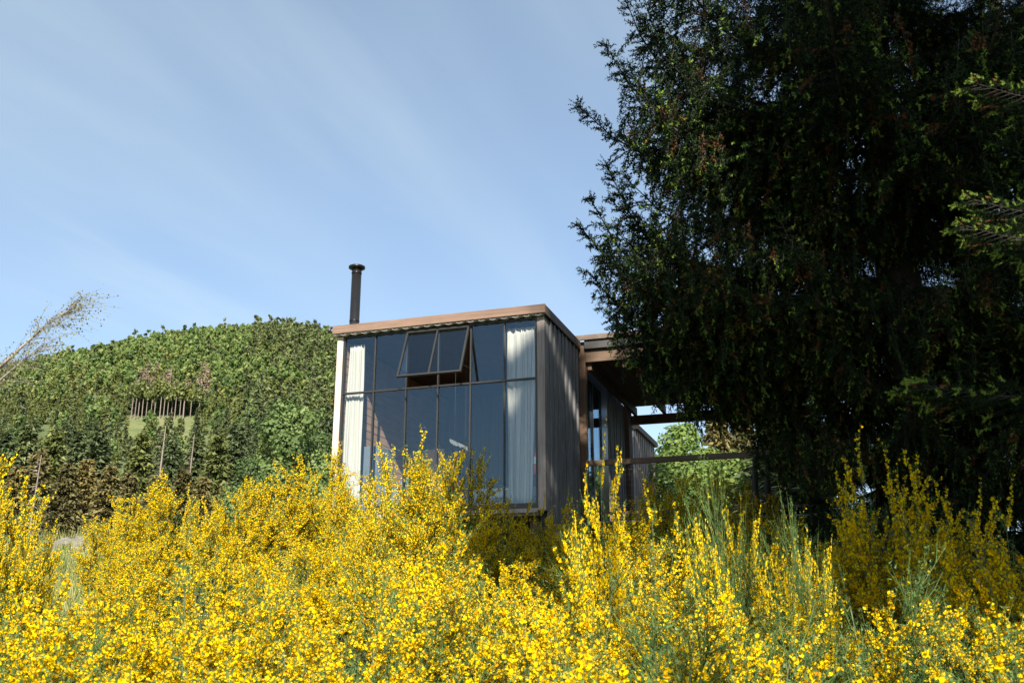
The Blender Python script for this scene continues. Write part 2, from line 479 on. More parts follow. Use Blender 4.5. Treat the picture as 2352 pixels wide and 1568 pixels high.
# left wall with planks on its inside, back wall, floor, ceiling
wall_l = MB().box(UL + 0.002, -3.53, 0.122, WB, 3.1, 6.49).build('wall', M['black'], cabin)
zz = 3.56
while zz < 6.40:
    MB().box(-3.528, -3.508, 0.125, WB - 0.01, zz + 0.006, min(zz + 0.131, 6.42)).build('plank', M['inner_wood'], wall_l, bevel=0.003)
    zz += 0.135
wall_b = MB().box(-3.528, -0.092, WB - 0.08, WB - 0.005, 3.56, 6.488).build('wall', M['inner_dark'], cabin)
x = -3.5
while x < -0.2:
    MB().box(x + 0.004, min(x + 0.19, -0.1), WB - 0.102, WB - 0.082, 3.565, 6.415).build('plank', M['inner_dark'], wall_b)
    x += 0.2
wall_i = MB().box(-0.110, -0.092, 0.112, WB - 0.105, 3.56, 6.488).build('wall', M['inner_dark'], cabin)
MB().box(-3.50, -0.097, 0.01, WB, 3.36, 3.55).build('floor', M['porch_beam'], cabin)
MB().box(-3.505, -0.112, 0.075, WB - 0.106, 6.425, 6.488).build('ceiling', M['inner_dark'], cabin)
MB().box(-3.505, -0.1, -0.03, 0.005, 3.40, 3.465).build('sill', M['post_wood'], cabin, bevel=0.004)
for (sx, sy) in ((-3.4, 0.3), (-1.8, 0.3), (-0.25, 0.35), (-3.4, 4.2), (-0.25, 4.2), (-1.8, 4.2)):
    p = cab_pt(sx, sy, 0)
    MB().box(sx - 0.07, sx + 0.07, sy - 0.07, sy + 0.07, gz(p.x, p.y) - 0.3, 3.355).build('stilt', M['porch_wood'], cabin)

# the gridded glass front
win = MB()
win.box(-3.507, -0.098, -0.012, 0.05, ZG1, 6.478)
win.box(-3.507, -0.098, -0.012, 0.05, 3.468, ZG0)
win.box(-3.507, -3.472, -0.011, 0.049, ZG0 + 0.001, ZG1 - 0.001)
win.box(-0.132, -0.098, -0.011, 0.049, ZG0 + 0.001, ZG1 - 0.001)
window = win.build('window', M['dark_metal'], cabin)
MUL = [-2.915, -2.335, -1.775, -1.215, -0.645]
edges = [-3.472] + MUL + [-0.132]
MB().box(-3.471, -0.133, -0.016, 0.045, ZT - 0.014, ZT + 0.014).build('transom', M['dark_metal'], window, bevel=0.002)
for mu in MUL:
    MB().box(mu - 0.011, mu + 0.011, -0.014, 0.047, ZG0 + 0.001, ZT - 0.018).build('mullion', M['dark_metal'], window, bevel=0.002)
    MB().box(mu - 0.011, mu + 0.011, -0.014, 0.047, ZT + 0.018, ZG1 - 0.001).build('mullion', M['dark_metal'], window, bevel=0.002)
for i in range(6):
    a_, b_ = edges[i] + (0.0115 if i else 0), edges[i + 1] - (0.0115 if i < 5 else 0)
    MB().box(a_, b_, 0.012, 0.020, ZG0 + 0.001, ZT - 0.018).build('pane', M['glass'], window)
    if i not in (2, 3):
        MB().box(a_, b_, 0.012, 0.020, ZT + 0.018, ZG1 - 0.001).build('pane', M['glass'], window)
# awning sash two panes wide, hinged at its top
HA = rad(22.5)
Rm = Matrix.Translation((0, -0.035, 6.43)) @ Matrix.Rotation(-HA, 4, 'X')
sx0, sx1, sl = -2.325, -1.225, 0.925
s = MB()
s.box(sx0, sx1, -0.02, 0.02, -0.035, 0.0, Rm); s.box(sx0, sx1, -0.02, 0.02, -sl, -sl + 0.03, Rm)
s.box(sx0, sx0 + 0.03, -0.019, 0.019, -sl + 0.031, -0.036, Rm); s.box(sx1 - 0.03, sx1, -0.019, 0.019, -sl + 0.031, -0.036, Rm)
sash = s.build('awning_sash', M['dark_metal'], cabin)
sash['label'] = 'awning window pushed open at its bottom'
smid = (sx0 + sx1) / 2
MB().box(smid - 0.014, smid + 0.014, -0.019, 0.019, -sl + 0.031, -0.036, Rm).build('mullion', M['dark_metal'], sash)
MB().box(sx0 + 0.031, smid - 0.015, -0.004, 0.004, -sl + 0.031, -0.036, Rm).build('pane', M['glass'], sash)
MB().box(smid + 0.015, sx1 - 0.031, -0.004, 0.004, -sl + 0.031, -0.036, Rm).build('pane', M['glass'], sash)
for xx in (sx0 + 0.01, sx1 - 0.01):
    e = Rm @ Vector((xx, 0.0, -sl + 0.15))
    MB().tube([(xx, 0.0, ZT + 0.25), tuple(e)], 0.006, 6).build('stay', M['dark_metal'], sash)

# ---- things inside the cabin
def local_thing(name, u, w, z, rz=0.0):
    return empty(name, cab_pt(u, w, z), -YAW + rz)
def curtain(name, x0t, x1t, x0b, x1b, z0, z1, w, waves, seed, label):
    r = random.Random(seed)
    nu, nz = 90, 24
    ph = [r.uniform(0, 6.28) for _ in range(4)]
    base = cab_pt((x0t + x1t) / 2, w, z0)
    V, F = [], []
    for j in range(nz + 1):
        t = j / nz
        for i in range(nu + 1):
            s_ = i / nu
            k = t ** 0.8
            x = (x0b + (x1b - x0b) * s_) * (1 - k) + (x0t + (x1t - x0t) * s_) * k + 0.010 * math.sin(t * 5 + s_ * 9 + ph[3])
            amp = 0.020 + 0.014 * math.sin(s_ * 7 + ph[0])
            ss = s_ + 0.045 * math.sin(s_ * 11 + ph[2]) + 0.03 * math.sin(s_ * 23 + ph[3])
            yy = amp * math.sin(2 * math.pi * waves * ss + ph[1] + 0.9 * math.sin(t * 2.3 + ph[2] + s_ * 4)) * (0.75 + 0.25 * math.sin(t * 4 + s_ * 6)) + 0.010 * math.sin(2 * math.pi * waves * 2.3 * ss + t * 3)
            V.append((x - (x0t + x1t) / 2, yy, t * (z1 - z0)))
    for j in range(nz):
        for i in range(nu):
            a = j * (nu + 1) + i
            F.append((a, a + 1, a + nu + 2, a + nu + 1))
    me = bpy.data.meshes.new(name); me.from_pydata(V, [], F); me.materials.append(M['curtain']); me.shade_smooth(); me.update()
    o_ = add_obj(name, me, None, base); o_.rotation_euler = (0, 0, -YAW)
    sd = o_.modifiers.new('thickness', 'SOLIDIFY'); sd.thickness = 0.003
    return tag(o_, label, 'curtain', 'curtains behind the glass front')
M['curtain'] = leafmat('curtain linen', [(0, (0.60, 0.58, 0.53)), (1, (0.60, 0.58, 0.53))], 0.3, 0.9, var=0.0)
curtain('curtain', -3.44, -3.17, -3.47, -3.12, 3.56, 6.34, 0.11, 5, 1, 'white curtain in full sun beside the pale left corner post')
curtain('curtain', -0.625, -0.12, -0.62, -0.235, 3.56, 6.36, 0.11, 7, 2, 'white curtain half in shade beside the grey right corner post')

bed = local_thing('bed', -0.78, 1.0, 3.55)
tag(bed, 'low bed with grey white bedding behind the glass front', 'bed')
MB().box(-0.62, 0.62, -0.62, 1.4, 0.0, 0.14).build('bed_frame', M['inner_dark'], bed)
MB().box(-0.61, 0.61, -0.61, 1.39, 0.142, 0.31).build('mattress', M['bed_cloth'], bed, bevel=0.04)
ch_ = local_thing('armchair', -2.78, 0.62, 3.55, rad(0))
tag(ch_, 'blue grey armchair standing by the glass beside the left curtain', 'armchair')
MB().box(-0.30, 0.30, -0.28, 0.34, 0.12, 0.40).build('seat', M['blue_cloth'], ch_, bevel=0.03)
MB().box(-0.34, 0.34, -0.40, -0.285, 0.10, 0.47).build('backrest', M['blue_cloth'], ch_, bevel=0.03)
for sx in (-1, 1):
    MB().box(sx * 0.36 - 0.055, sx * 0.36 + 0.055, -0.27, 0.36, 0.10, 0.56).build('armrest', M['blue_cloth'], ch_, bevel=0.03)
    for sy in (-0.3, 0.28):
        MB().box(sx * 0.3 - 0.02, sx * 0.3 + 0.02, sy - 0.02, sy + 0.02, 0, 0.098).build('leg', M['inner_dark'], ch_)
cb = local_thing('cabinet', -3.28, 0.95, 3.55)
tag(cb, 'tall blue grey cabinet against the sunlit plank wall', 'cabinet')
MB().box(-0.20, 0.18, -0.32, 0.30, 0.0, 1.15).build('carcass', M['blue_cloth'], cb, bevel=0.006)
for yy in (-0.31, 0.0):
    dr = MB().box(0.182, 0.198, yy + 0.006, yy + 0.295, 0.03, 1.12).build('door', M['blue_cloth'], cb, bevel=0.003)
    MB().box(0.199, 0.212, yy + 0.14, yy + 0.16, 0.55, 0.68).build('handle', M['dark_metal'], dr)
pc = local_thing('plywood_chair', -2.95, 2.25, 3.55, rad(-6))
tag(pc, 'plywood chair with a tall back in the sun by the plank wall', 'chair')
bk = Matrix.Translation((0, 0.2, 0.45)) @ Matrix.Rotation(rad(-9), 4, 'X')
MB().box(-0.21, 0.21, -0.01, 0.012, 0.02, 0.98, bk).build('backrest', M['ply'], pc, bevel=0.01)
MB().box(-0.22, 0.22, -0.24, 0.18, 0.42, 0.445).build('seat', M['ply'], pc, bevel=0.006)
for sx in (-0.18, 0.18):
    for sy in (-0.2, 0.16):
        MB().tube([(sx, sy, 0.419), (sx * 1.15, sy * 1.1, 0.0)], 0.015, 8).build('leg', M['inner_dark'], pc)
ext = local_thing('fire_extinguisher', -0.19, 0.20, 4.0)
tag(ext, 'red fire extinguisher hung on the wall beside the right curtain', 'extinguisher')
MB().tube([(0, 0, 0), (0, 0, 0.02), (0, 0, 0.33), (0, 0, 0.38), (0, 0, 0.40)], [0.055, 0.066, 0.066, 0.035, 0.022], 20).build('cylinder_body', M['red'], ext, smooth=True)
MB().tube([(0, 0, 0.16), (0, 0, 0.27)], 0.0675, 20, False).build('instruction_band', M['white'], ext, smooth=True)
MB().box(-0.015, 0.015, -0.06, 0.03, 0.40, 0.44).build('handle', M['black_metal'], ext)
MB().box(0.066, 0.08, -0.03, 0.03, 0.1, 0.3).build('bracket', M['black_metal'], ext)

mob = local_thing('hanging_mobile', -1.62, 0.6, 4.62)
tag(mob, 'pale feathered mobile hanging on threads behind the middle panes', 'mobile')
for dx in (-0.09, 0.10):
    MB().tube([(dx, 0, 0.12), (dx, 0, 1.80)], 0.0010, 5).build('thread', M['wire'], mob)
rr = random.Random(5)
for k in range(9):
    cx = -0.17 + 0.04 * k; a = rr.uniform(-0.5, 0.5); L = rr.uniform(0.06, 0.11)
    z0 = 0.12 - 0.02 * k
    V = [(0, 0, 0), (0.02, 0.006, -L * 0.35), (0.012, 0.0, -L * 0.8), (0, 0, -L), (-0.018, -0.006, -L * 0.7), (-0.02, 0.0, -L * 0.3)]
    mb = MB(); 
    for (vx, vy, vz) in V: mb.v.append((cx + vx + vz * -0.35, vy + a * vx, z0 + vz))
    for (vx, vy, vz) in V: mb.v.append((cx + vx + vz * -0.35, vy + a * vx + 0.004, z0 + vz))
    mb.f = [(0, 1, 2, 3, 4, 5), (11, 10, 9, 8, 7, 6)] + [(j, (j + 1) % 6 + 0, (j + 1) % 6 + 6, j + 6) for j in range(6)]
    mb.build('feather', M['feather'], mob)

# ================================================================== THE COVERED PORCH
porch = empty('covered_porch', cab_pt(0, 2.1, 0), -YAW)
tag(porch, 'dark covered timber porch with a railing beside the cabin, behind the spruce', 'porch')
PW = 4.3
def P(name, mat, *bx, parent=porch, bevel=0.004):
    return MB().box(*bx).build(name, mat, parent, bevel=bevel)
P('post', M['porch_wood'], 0.02, 0.14, 0.0, 0.12, 2.2, 6.635)
P('post', M['porch_wood'], PW - 0.12, PW, 0.0, 0.12, 2.2, 6.255)
P('beam', M['porch_beam'], 0.143, PW, 0.01, 0.09, 6.258, 6.48)
P('fascia', M['dark_fascia'], -0.02, PW + 0.1, -0.10, -0.06, 6.64, 6.73)
proof = P('roof', M['roofing'], 0.145, PW + 0.08, -0.058, 4.02, 6.485, 6.70)
x = 0.16
while x < PW:
    P('ceiling_board', M['ceiling_wood'], x, x + 0.135, 0.095, 3.96, 6.30, 6.33, parent=proof, bevel=0.002)
    x += 0.142
for rx in (0.16, 0.78, 1.9, 3.0, 3.9):
    P('rafter', M['porch_wood'], rx, rx + 0.07, 0.095, 4.10, 6.135, 6.297)
P('beam', M['ceiling_wood'], 0.02, PW, 4.03, 4.13, 5.94, 6.13)
P('post', M['ceiling_wood'], -0.02, 0.12, 3.70, 4.02, 2.6, 6.28)['label'] = 'dark rear post'
P('post', M['ceiling_wood'], PW - 0.14, PW, 4.0, 4.12, 2.6, 5.935)
rail = P('handrail', M['porch_beam'], 0.142, PW - 0.125, 0.02, 0.075, 4.42, 4.515)
rail_b = P('bottom_rail', M['porch_beam'], 0.142, PW - 0.125, 0.025, 0.07, 3.58, 3.63)
mb = MB()
for k in range(1, 34):
    xx = 0.142 + (PW - 0.27) * k / 34
    mb.tube([(xx, 0.045, 3.63), (xx, 0.045, 4.42)], 0.0015, 3, False)
for k in range(1, 9):
    zz = 3.63 + 0.79 * k / 9
    mb.tube([(0.142, 0.048, zz), (PW - 0.125, 0.048, zz)], 0.0015, 3, False)
mb.build('wire_mesh', M['wire'], porch)
y = 0.0
while y < 4.0:
    P('deck_board', M['grey_wood'], 0.142, PW, y + 0.13 if y == 0 else y, y + 0.135 if y else 0.135, 3.46, 3.49, bevel=0.002)
    y += 0.142
for (sx, sy) in ((1.8, 0.3), (1.8, 3.8)):
    P('stilt', M['porch_wood'], sx, sx + 0.12, sy, sy + 0.12, 2.2, 3.455)
# room wall beside the porch: glazed door, boarded wall
rw = P('room_wall', M['black'], -0.10, -0.012, 2.12, 3.68, 2.9, 6.49)
y = 2.14
while y < 3.64:
    P('board', M['grey_wood'], -0.01, 0.014 + 0.014 * (int(y * 10) % 2), y, y + 0.108, 3.0, 6.28, parent=rw, bevel=0.003)
    y += 0.118
dr = empty('glazed_door', (0, 0, 0)); dr.parent = porch
for bx in ((-0.03, 0.03, 0.16, 0.28, 3.5, 6.28), (-0.03, 0.03, 1.62, 2.10, 3.5, 6.28), (-0.029, 0.029, 0.281, 1.619, 3.5, 3.62), (-0.029, 0.029, 0.281, 1.619, 6.1, 6.28), (-0.03, 0.03, 0.92, 0.98, 3.621, 6.099)):
    P('door_frame', M['black_metal'], *bx, parent=dr, bevel=0.003)
P('door_pane', M['glass'], -0.006, 0.004, 0.282, 0.918, 3.622, 6.098, parent=dr, bevel=0)
P('door_pane', M['glass'], -0.006, 0.004, 0.982, 1.618, 3.622, 6.098, parent=dr, bevel=0)

# ================================================================== THE SECOND CABIN BEHIND
cab2 = empty('cabin', cab_pt(-0.5, 9.4, 0), -YAW)
tag(cab2, 'second grey boarded cabin seen in the distance through the porch', 'cabin')
w2 = MB().box(-3.2, 0.0, 0.0, 2.5, 3.2, 6.50).build('wall', M['black'], cab2)
y = 0.01; k = 0
while y < 2.45:
    wid = 0.15 if k % 2 == 0 else 0.09
    MB().box(0.002, 0.022 + 0.02 * (k % 2), y, y + wid - 0.008, 3.25, 6.50).build('board', M['post_wood'], w2, bevel=0.002)
    y += wid; k += 1
MB().box(0.0, 0.10, -0.08, 2.6, 6.505, 6.64).build('fascia', M['dark_fascia'], cab2)
MB().box(-3.3, -0.003, -0.08, 2.6, 6.505, 6.63).build('roof', M['roofing'], cab2)
MB().box(-3.2, 0.0, -0.03, -0.003, 3.25, 6.50).build('front_wall', M['grey_wood'], cab2)
for (sx, sy) in ((-0.2, 0.2), (-0.2, 2.2), (-3.0, 0.2), (-3.0, 2.2)):
    MB().box(sx - 0.07, sx + 0.07, sy - 0.07, sy + 0.07, 2.2, 3.195).build('stilt', M['porch_wood'], cab2)

# ================================================================== TREES ON THE HILL
LEAF_T = np.array([[-0.5, 0, 0], [0.5, 0, 0.1], [0.45, 0.9, 0], [-0.4, 1.0, -0.12]])
LEAF_F = np.array([[0, 1, 2], [0, 2, 3]])
def basis_out(nrm, rng):
    """leaf frames that face outwards: z near the given normal"""
    z = unit(nrm + rng.normal(size=nrm.shape) * 0.45)
    x = unit(np.cross(rng.normal(size=z.shape), z)); y = np.cross(z, x)
    return np.stack([x, y, z], 1)
def broadleaf_mesh(name, H, R, n, mat, seed, size=0.55, bark='bark', lobes=9, base=0.22, shape=1.0):
    r = np.random.default_rng(seed)
    g = Geo()
    # trunk with limbs
    pts = np.array([[0, 0, 0], [0.02 * H, 0.01 * H, 0.3 * H], [0.0, 0.02 * H, 0.6 * H], [0.01 * H, 0, 0.92 * H]])[None]
    g.add(*tubes(pts, np.array([[0.018, 0.014, 0.009, 0.002]]) * H, 6 if n > 200 else 3), 0, 0.5)
    L = []
    cen, rad_ = [], []
    for k in range(lobes):
        a = k * 2.4 + r.uniform(-0.5, 0.5); hz = base + (0.92 - base) * (k + 0.5) / lobes
        rr_ = R * (0.62 * math.sin(math.pi * min(0.97, (hz - base + 0.10) / (1.05 - base))) ** shape)
        cen.append([math.cos(a) * rr_, math.sin(a) * rr_, hz * H]); rad_.append(R * r.uniform(0.42, 0.62) * (1.12 - 0.5 * hz))
        L.append([[0, 0, (hz - 0.15) * H], [math.cos(a) * rr_ * 0.5, math.sin(a) * rr_ * 0.5, (hz - 0.05) * H], cen[-1]])
    L = np.array(L)
    if n > 200: g.add(*tubes(L, np.tile(np.array([[0.007, 0.005, 0.002]]) * H, (len(L), 1)), 4), 0, 0.5)
    cen = np.array(cen); rad_ = np.array(rad_)
    pick = r.integers(0, lobes, n)
    d = unit(r.normal(size=(n, 3)))
    rho = r.uniform(0.35, 1.0, n) ** 0.5
    C = cen[pick] + d * (rho * rad_[pick])[:, None] * np.array([1, 1, 0.95])
    C[:, 2] = np.clip(C[:, 2], base * H * 0.7, None)
    ori = unit(d * 0.5 + r.normal(size=(n, 3)) * 0.7 + np.array([0, 0, -0.1]))
    LT, LF = (LEAF_T - np.array([0, 0.5, 0]), LEAF_F) if n > 200 else (np.array([[-0.6, -0.4, 0], [0.6, -0.4, 0], [0.1, 0.75, 0]]), np.array([[0, 1, 2]]))
    V, F = stamp(LT, LF, C, basis_out(d + np.array([0, 0, 0.25]), r), size * r.uniform(0.6, 1.3, n))
    g.add(V, F, 1, np.repeat(np.clip(0.5 + 0.22 * r.normal(size=n) + 0.25 * r.normal(size=lobes)[pick], 0, 1), len(LF)))
    return g.mesh(name, [M[bark], mat])
def conifer_mesh(name, H, R, n, mat, seed, size=0.5, base=0.12, bark='bark', droop=0.35, taper=0.9, trunk=0.014):
    r = np.random.default_rng(seed)
    g = Geo()
    g.add(*tubes(np.array([[[0, 0, 0], [0.01 * H, 0, 0.5 * H], [0, 0, H]]]), np.array([[trunk, trunk * 0.64, 0.001]]) * H, 6 if n > 200 else 3), 0, 0.5)
    nb = int(n / 14)
    zt = base + (0.98 - base) * (np.arange(nb) + r.uniform(0, 1, nb)) / nb
    a = r.uniform(0, 2 * np.pi, nb)
    L = R * ((1 - zt) / (1 - base)) ** taper * r.uniform(0.7, 1.15, nb) + 0.12
    out_ = np.stack([np.cos(a), np.sin(a), np.zeros(nb)], 1)
    side = np.stack([-np.sin(a), np.cos(a), np.zeros(nb)], 1)
    s_ = np.linspace(0, 1, 4)
    Pb = (np.array([0, 0, 1]) * (zt * H)[:, None])[:, None, :] + out_[:, None, :] * (L[:, None] * s_)[:, :, None]
    Pb[:, :, 2] += (L[:, None] * (-droop * s_ + 0.28 * s_ ** 3))
    if n > 200: g.add(*tubes(Pb, np.tile(np.array([[0.005, 0.004, 0.002, 0.001]]) * H, (nb, 1)), 3), 0, 0.5)
    k = 14
    t = r.uniform(0.15, 1.0, (nb, k)); sd = r.uniform(-1, 1, (nb, k)) * 0.34 * (1.1 - t * 0.7)
    C = (np.array([0, 0, 1]) * (zt * H)[:, None])[:, None, :] + out_[:, None, :] * (L[:, None] * t)[:, :, None] + side[:, None, :] * (L[:, None] * sd)[:, :, None]
    C[:, :, 2] += L[:, None] * (-droop * t + 0.28 * t ** 3) - r.uniform(0, 0.12, (nb, k))
    ori = out_[:, None, :] * 0.8 + side[:, None, :] * np.sign(sd)[:, :, None] * 0.5 + np.array([0, 0, -0.45]) + r.normal(size=(nb, k, 3)) * 0.35
    T = np.array([[-0.28, 0, 0], [0.28, 0, 0.05], [0.0, 1.0, 0.0], [0.12, 0.5, 0.25]])
    FF = np.array([[0, 1, 2], [0, 3, 2]])
    V, F = stamp(T, FF, C.reshape(-1, 3), basis(ori.reshape(-1, 3), r), size * r.uniform(0.7, 1.3, nb * k))
    tb = np.repeat(0.18 * r.normal(size=nb), k) + 0.5 + 0.2 * r.normal(size=nb * k)
    g.add(V, F, 1, np.repeat(np.clip(tb, 0, 1), 2))
    return g.mesh(name, [M[bark], mat])
def deadtree_mesh(name, H, n, seed, twigs=60):
    r = np.random.default_rng(seed)
    g = Geo()
    g.add(*tubes(np.array([[[0, 0, 0], [0.01 * H, 0, 0.5 * H], [0.02 * H, 0, H]]]), np.array([[0.010, 0.008, 0.003]]) * H, 6), 0, 0.5)
    z = r.uniform(0.25, 0.97, twigs) * H; a = r.uniform(0, 6.28, twigs); L = (1.1 - z / H) * 0.16 * H * r.uniform(0.3, 1, twigs)
    P0 = np.stack([np.zeros(twigs), np.zeros(twigs), z], 1); d = np.stack([np.cos(a), np.sin(a), r.uniform(-0.5, 0.3, twigs)], 1)
    PP = np.stack([P0, P0 + d * L[:, None] * 0.5, P0 + d * L[:, None] + np.array([0, 0, -0.05])], 1)
    g.add(*tubes(PP, np.tile(np.array([[0.035, 0.025, 0.008]]), (twigs, 1)), 3), 0, 0.5)
    return g.mesh(name, [M['dead_wood']])

FAR = {
    'broadleaf_tree': [broadleaf_mesh('broadleaf_tree', 11, 3.4, 150, M['broadleaf'], 220 + k, 1.4, lobes=5) for k in range(5)],
    'conifer_tree': [conifer_mesh('conifer_tree', 15, 2.7, 84, M['conifer'], 230 + k, 2.3) for k in range(4)],
    'larch_tree': [conifer_mesh('larch_tree', 11, 2.2, 70, M['larch'], 240 + k, 1.95, taper=0.75) for k in range(4)],
}
KINDS = {
    'broadleaf_tree': [broadleaf_mesh('broadleaf_tree', 11, 3.4, 420, M['broadleaf'], 20 + k, 0.8, shape=0.8 + 0.15 * k) for k in range(4)],
    'conifer_tree': [conifer_mesh('conifer_tree', 15, 2.7, 520, M['conifer'], 30 + k, 1.1, droop=0.3 + 0.1 * k) for k in range(4)],
    'larch_tree': [conifer_mesh('larch_tree', 11, 2.2, 380, M['larch'], 40 + k, 0.95, taper=0.75) for k in range(3)],
    'brown_conifer_tree': [conifer_mesh('brown_conifer_tree', 13, 3.0, 1700, M['brownleaf'], 50 + k, 0.62, droop=0.25, taper=0.8) for k in range(3)],
    'dead_conifer_tree': [conifer_mesh('dead_conifer_tree', 10, 1.7, 380, M['deadneedle'], 60 + k, 0.7, bark='dead_wood') for k in range(2)],
}
LABELS = {
    'broadleaf_tree': 'round crowned green broadleaf tree in the wood on the hill',
    'conifer_tree': 'dark pointed conifer in the wood on the hill',
    'larch_tree': 'olive green larch in the wood on the hill',
    'brown_conifer_tree': 'browning conifer at the foot of the wooded hill',
    'dead_conifer_tree': 'pale dead conifer in the bare strip on the hill',
}
GROUPS = {k: v.replace('tree in', 'trees in') for k, v in {
    'broadleaf_tree': 'broadleaf trees on the hill', 'conifer_tree': 'dark conifers on the hill', 'larch_tree': 'larches on the hill',
    'brown_conifer_tree': 'browning conifers at the foot of the hill', 'dead_conifer_tree': 'dead conifers in the strip on the hill'}.items()}
def d_px(x, y, z):
    cp, sp = math.cos(PITCH), math.sin(PITCH)
    dz = y * cp + (z - 1.6) * sp
    return 1176 + FPX * x / dz, 784 - FPX * (-y * sp + (z - 1.6) * cp) / dz
rt = random.Random(17)
cand = []
y = 150.0
while y < 470:
    step = 2.45 if y > 330 else (2.9 if y > 240 else 4.0)
    x = -0.66 * y - 10
    while x < 0.03 * y:
        xx, yy = x + rt.uniform(-2.0, 2.0), y + rt.uniform(-2.0, 2.0)
        cand.append((xx, yy)); x += step
    y += step * 1.2
from math import sin, cos
placed = []
for (x, y) in cand:
    z = gz(x, y); px, py = d_px(x, y, z)
    if px < -230 or px > 1090: continue
    pym = d_px(x, y, z + 6)[1]
    wob = 14 * sin(px * 0.03) + 10 * sin(px * 0.011 + 2)
    u = rt.random()
    # the meadow and the cleared ground under the row of bare trunks stay open
    if 288 < px < 452 and 957 < py < (1060 if px < 325 else 1000): continue
    if 310 < px < 490 and 838 < pym < 888 + wob * 0.2:
        kind = 'dead_conifer_tree' if u < 0.5 else 'larch_tree'
    elif px > 585 + wob and pym < 850:
        kind = 'conifer_tree' if u < 0.5 else 'larch_tree' if u < 0.65 else 'broadleaf_tree'
    elif pym < 862 + wob * 0.6:
        kind = 'broadleaf_tree' if u < 0.86 else ('larch_tree' if u < 0.96 else 'conifer_tree')
    elif pym < 955 + wob and px < 560:
        kind = 'larch_tree' if u < 0.72 else ('broadleaf_tree' if u < 0.88 else 'conifer_tree')
    else:
        kind = 'conifer_tree' if u < 0.45 else ('larch_tree' if u < 0.75 else 'broadleaf_tree')
    placed.append((y, x, z, kind))
placed.sort()
count = {}
rest = Geo()
def mesh_arrays(me):
    n, f = len(me.vertices), len(me.polygons)
    V = np.empty(n * 3, np.float32); me.vertices.foreach_get('co', V)
    F = np.empty(f * 3, np.int32); me.loops.foreach_get('vertex_index', F)
    mi = np.empty(f, np.int32); me.polygons.foreach_get('material_index', mi)
    t = np.empty(f, np.float32); me.attributes['tint'].data.foreach_get('value', t)
    return V.reshape(-1, 3), F.reshape(-1, 3), mi, t
CACHE = {}
SLOT = {}
rest_mats = [M['bark']]
n_far = 0
for (y, x, z, kind) in placed:
    vs_ = KINDS[kind]; k = rt.randrange(len(vs_)); sc = rt.uniform(0.36, 0.70) * (0.80 if y > 330 and kind != 'conifer_tree' else 0.9)
    if kind == 'dead_conifer_tree': sc *= 1.45
    rz = rt.uniform(0, 6.28)
    count[kind] = count.get(kind, 0) + 1
    if count[kind] <= 260:
        o_ = add_obj(kind, vs_[k], None, (x, y, z - 0.2)); o_.rotation_euler = (0, 0, rz); o_.scale = (sc, sc, sc * rt.uniform(0.9, 1.15))
        tag(o_, LABELS[kind], 'tree', GROUPS[kind])
    else:
        vs_ = FAR.get(kind, vs_); k = rt.randrange(len(vs_))
        if (kind, k) not in CACHE: CACHE[(kind, k)] = mesh_arrays(vs_[k])
        if kind not in SLOT:
            SLOT[kind] = len(rest_mats); rest_mats.append(vs_[0].materials[1])
        V, F, mi, t = CACHE[(kind, k)]
        c_, s_ = math.cos(rz), math.sin(rz)
        Rz = np.array([[c_, s_, 0], [-s_, c_, 0], [0, 0, 1]])
        W_ = (V @ Rz) * sc * np.array([1, 1, rt.uniform(0.9, 1.35)]) + np.array([x, y, z - 0.2])
        rest.V.append(W_); rest.F.append(F + rest.n); rest.n += len(W_)
        rest.m.append(np.where(mi == 1, SLOT[kind], 0)); rest.t.append(np.clip(t * 0.8 + 0.1 + rt.uniform(-0.42, 0.42), 0, 1)); n_far += 1
if n_far:
    tag(add_obj('forest', rest.mesh('forest', rest_mats)), 'far green wood covering the upper slope of the hill', 'forest', kind='stuff')
print('TREES', count, n_far)

# the bare trunks standing at the top edge of the clearing, the meadow below them
def lofty_mesh(name, H, seed):
    r = np.random.default_rng(seed)
    g = Geo()
    g.add(*tubes(np.array([[[0, 0, 0], [0.006 * H, 0, 0.5 * H], [0, 0.005 * H, H]]]), np.array([[0.017, 0.013, 0.004]]) * H, 6), 0, 0.5)
    n = 260
    C = unit(r.normal(size=(n, 3))) * r.uniform(0.3, 1, (n, 1)) * np.array([1.5, 1.5, 0.2 * H]) + np.array([0, 0, 0.84 * H])
    V, F = stamp(LEAF_T, LEAF_F, C, basis(r.normal(size=(n, 3)), r), 0.7 * r.uniform(0.6, 1.3, n))
    g.add(V, F, 1, np.repeat(r.uniform(0, 1, n), 2))
    return g.mesh(name, [M['dead_wood'], M['larch']])
lofty = [lofty_mesh('bare_trunk_tree', 12, s_) for s_ in (1, 2, 3)]
for i, px in enumerate([300, 308, 316, 325, 334, 345, 353, 366, 374, 383, 392, 400, 411, 420, 436, 455]):
    p = hit_ground(px, 966 + 3 * sin(i * 1.7), 150)
    if p is None: continue
    o_ = add_obj('bare_trunk_tree', lofty[i % 3], None, (p.x, p.y, gz(p.x, p.y) - 0.2))
    s_ = rt.uniform(0.68, 0.88); o_.scale = (s_ * (1.4 if i == 13 else 0.9), s_ * 0.9, s_); o_.rotation_euler = (0, 0, rt.uniform(0, 6))
    if i == 13: tag(o_, 'thickest pale bare trunk at the right end of the row above the meadow', 'tree')
    else: tag(o_, 'thin bare trunked conifer in the row along the top of the hillside meadow', 'tree', 'bare trunks above the meadow')
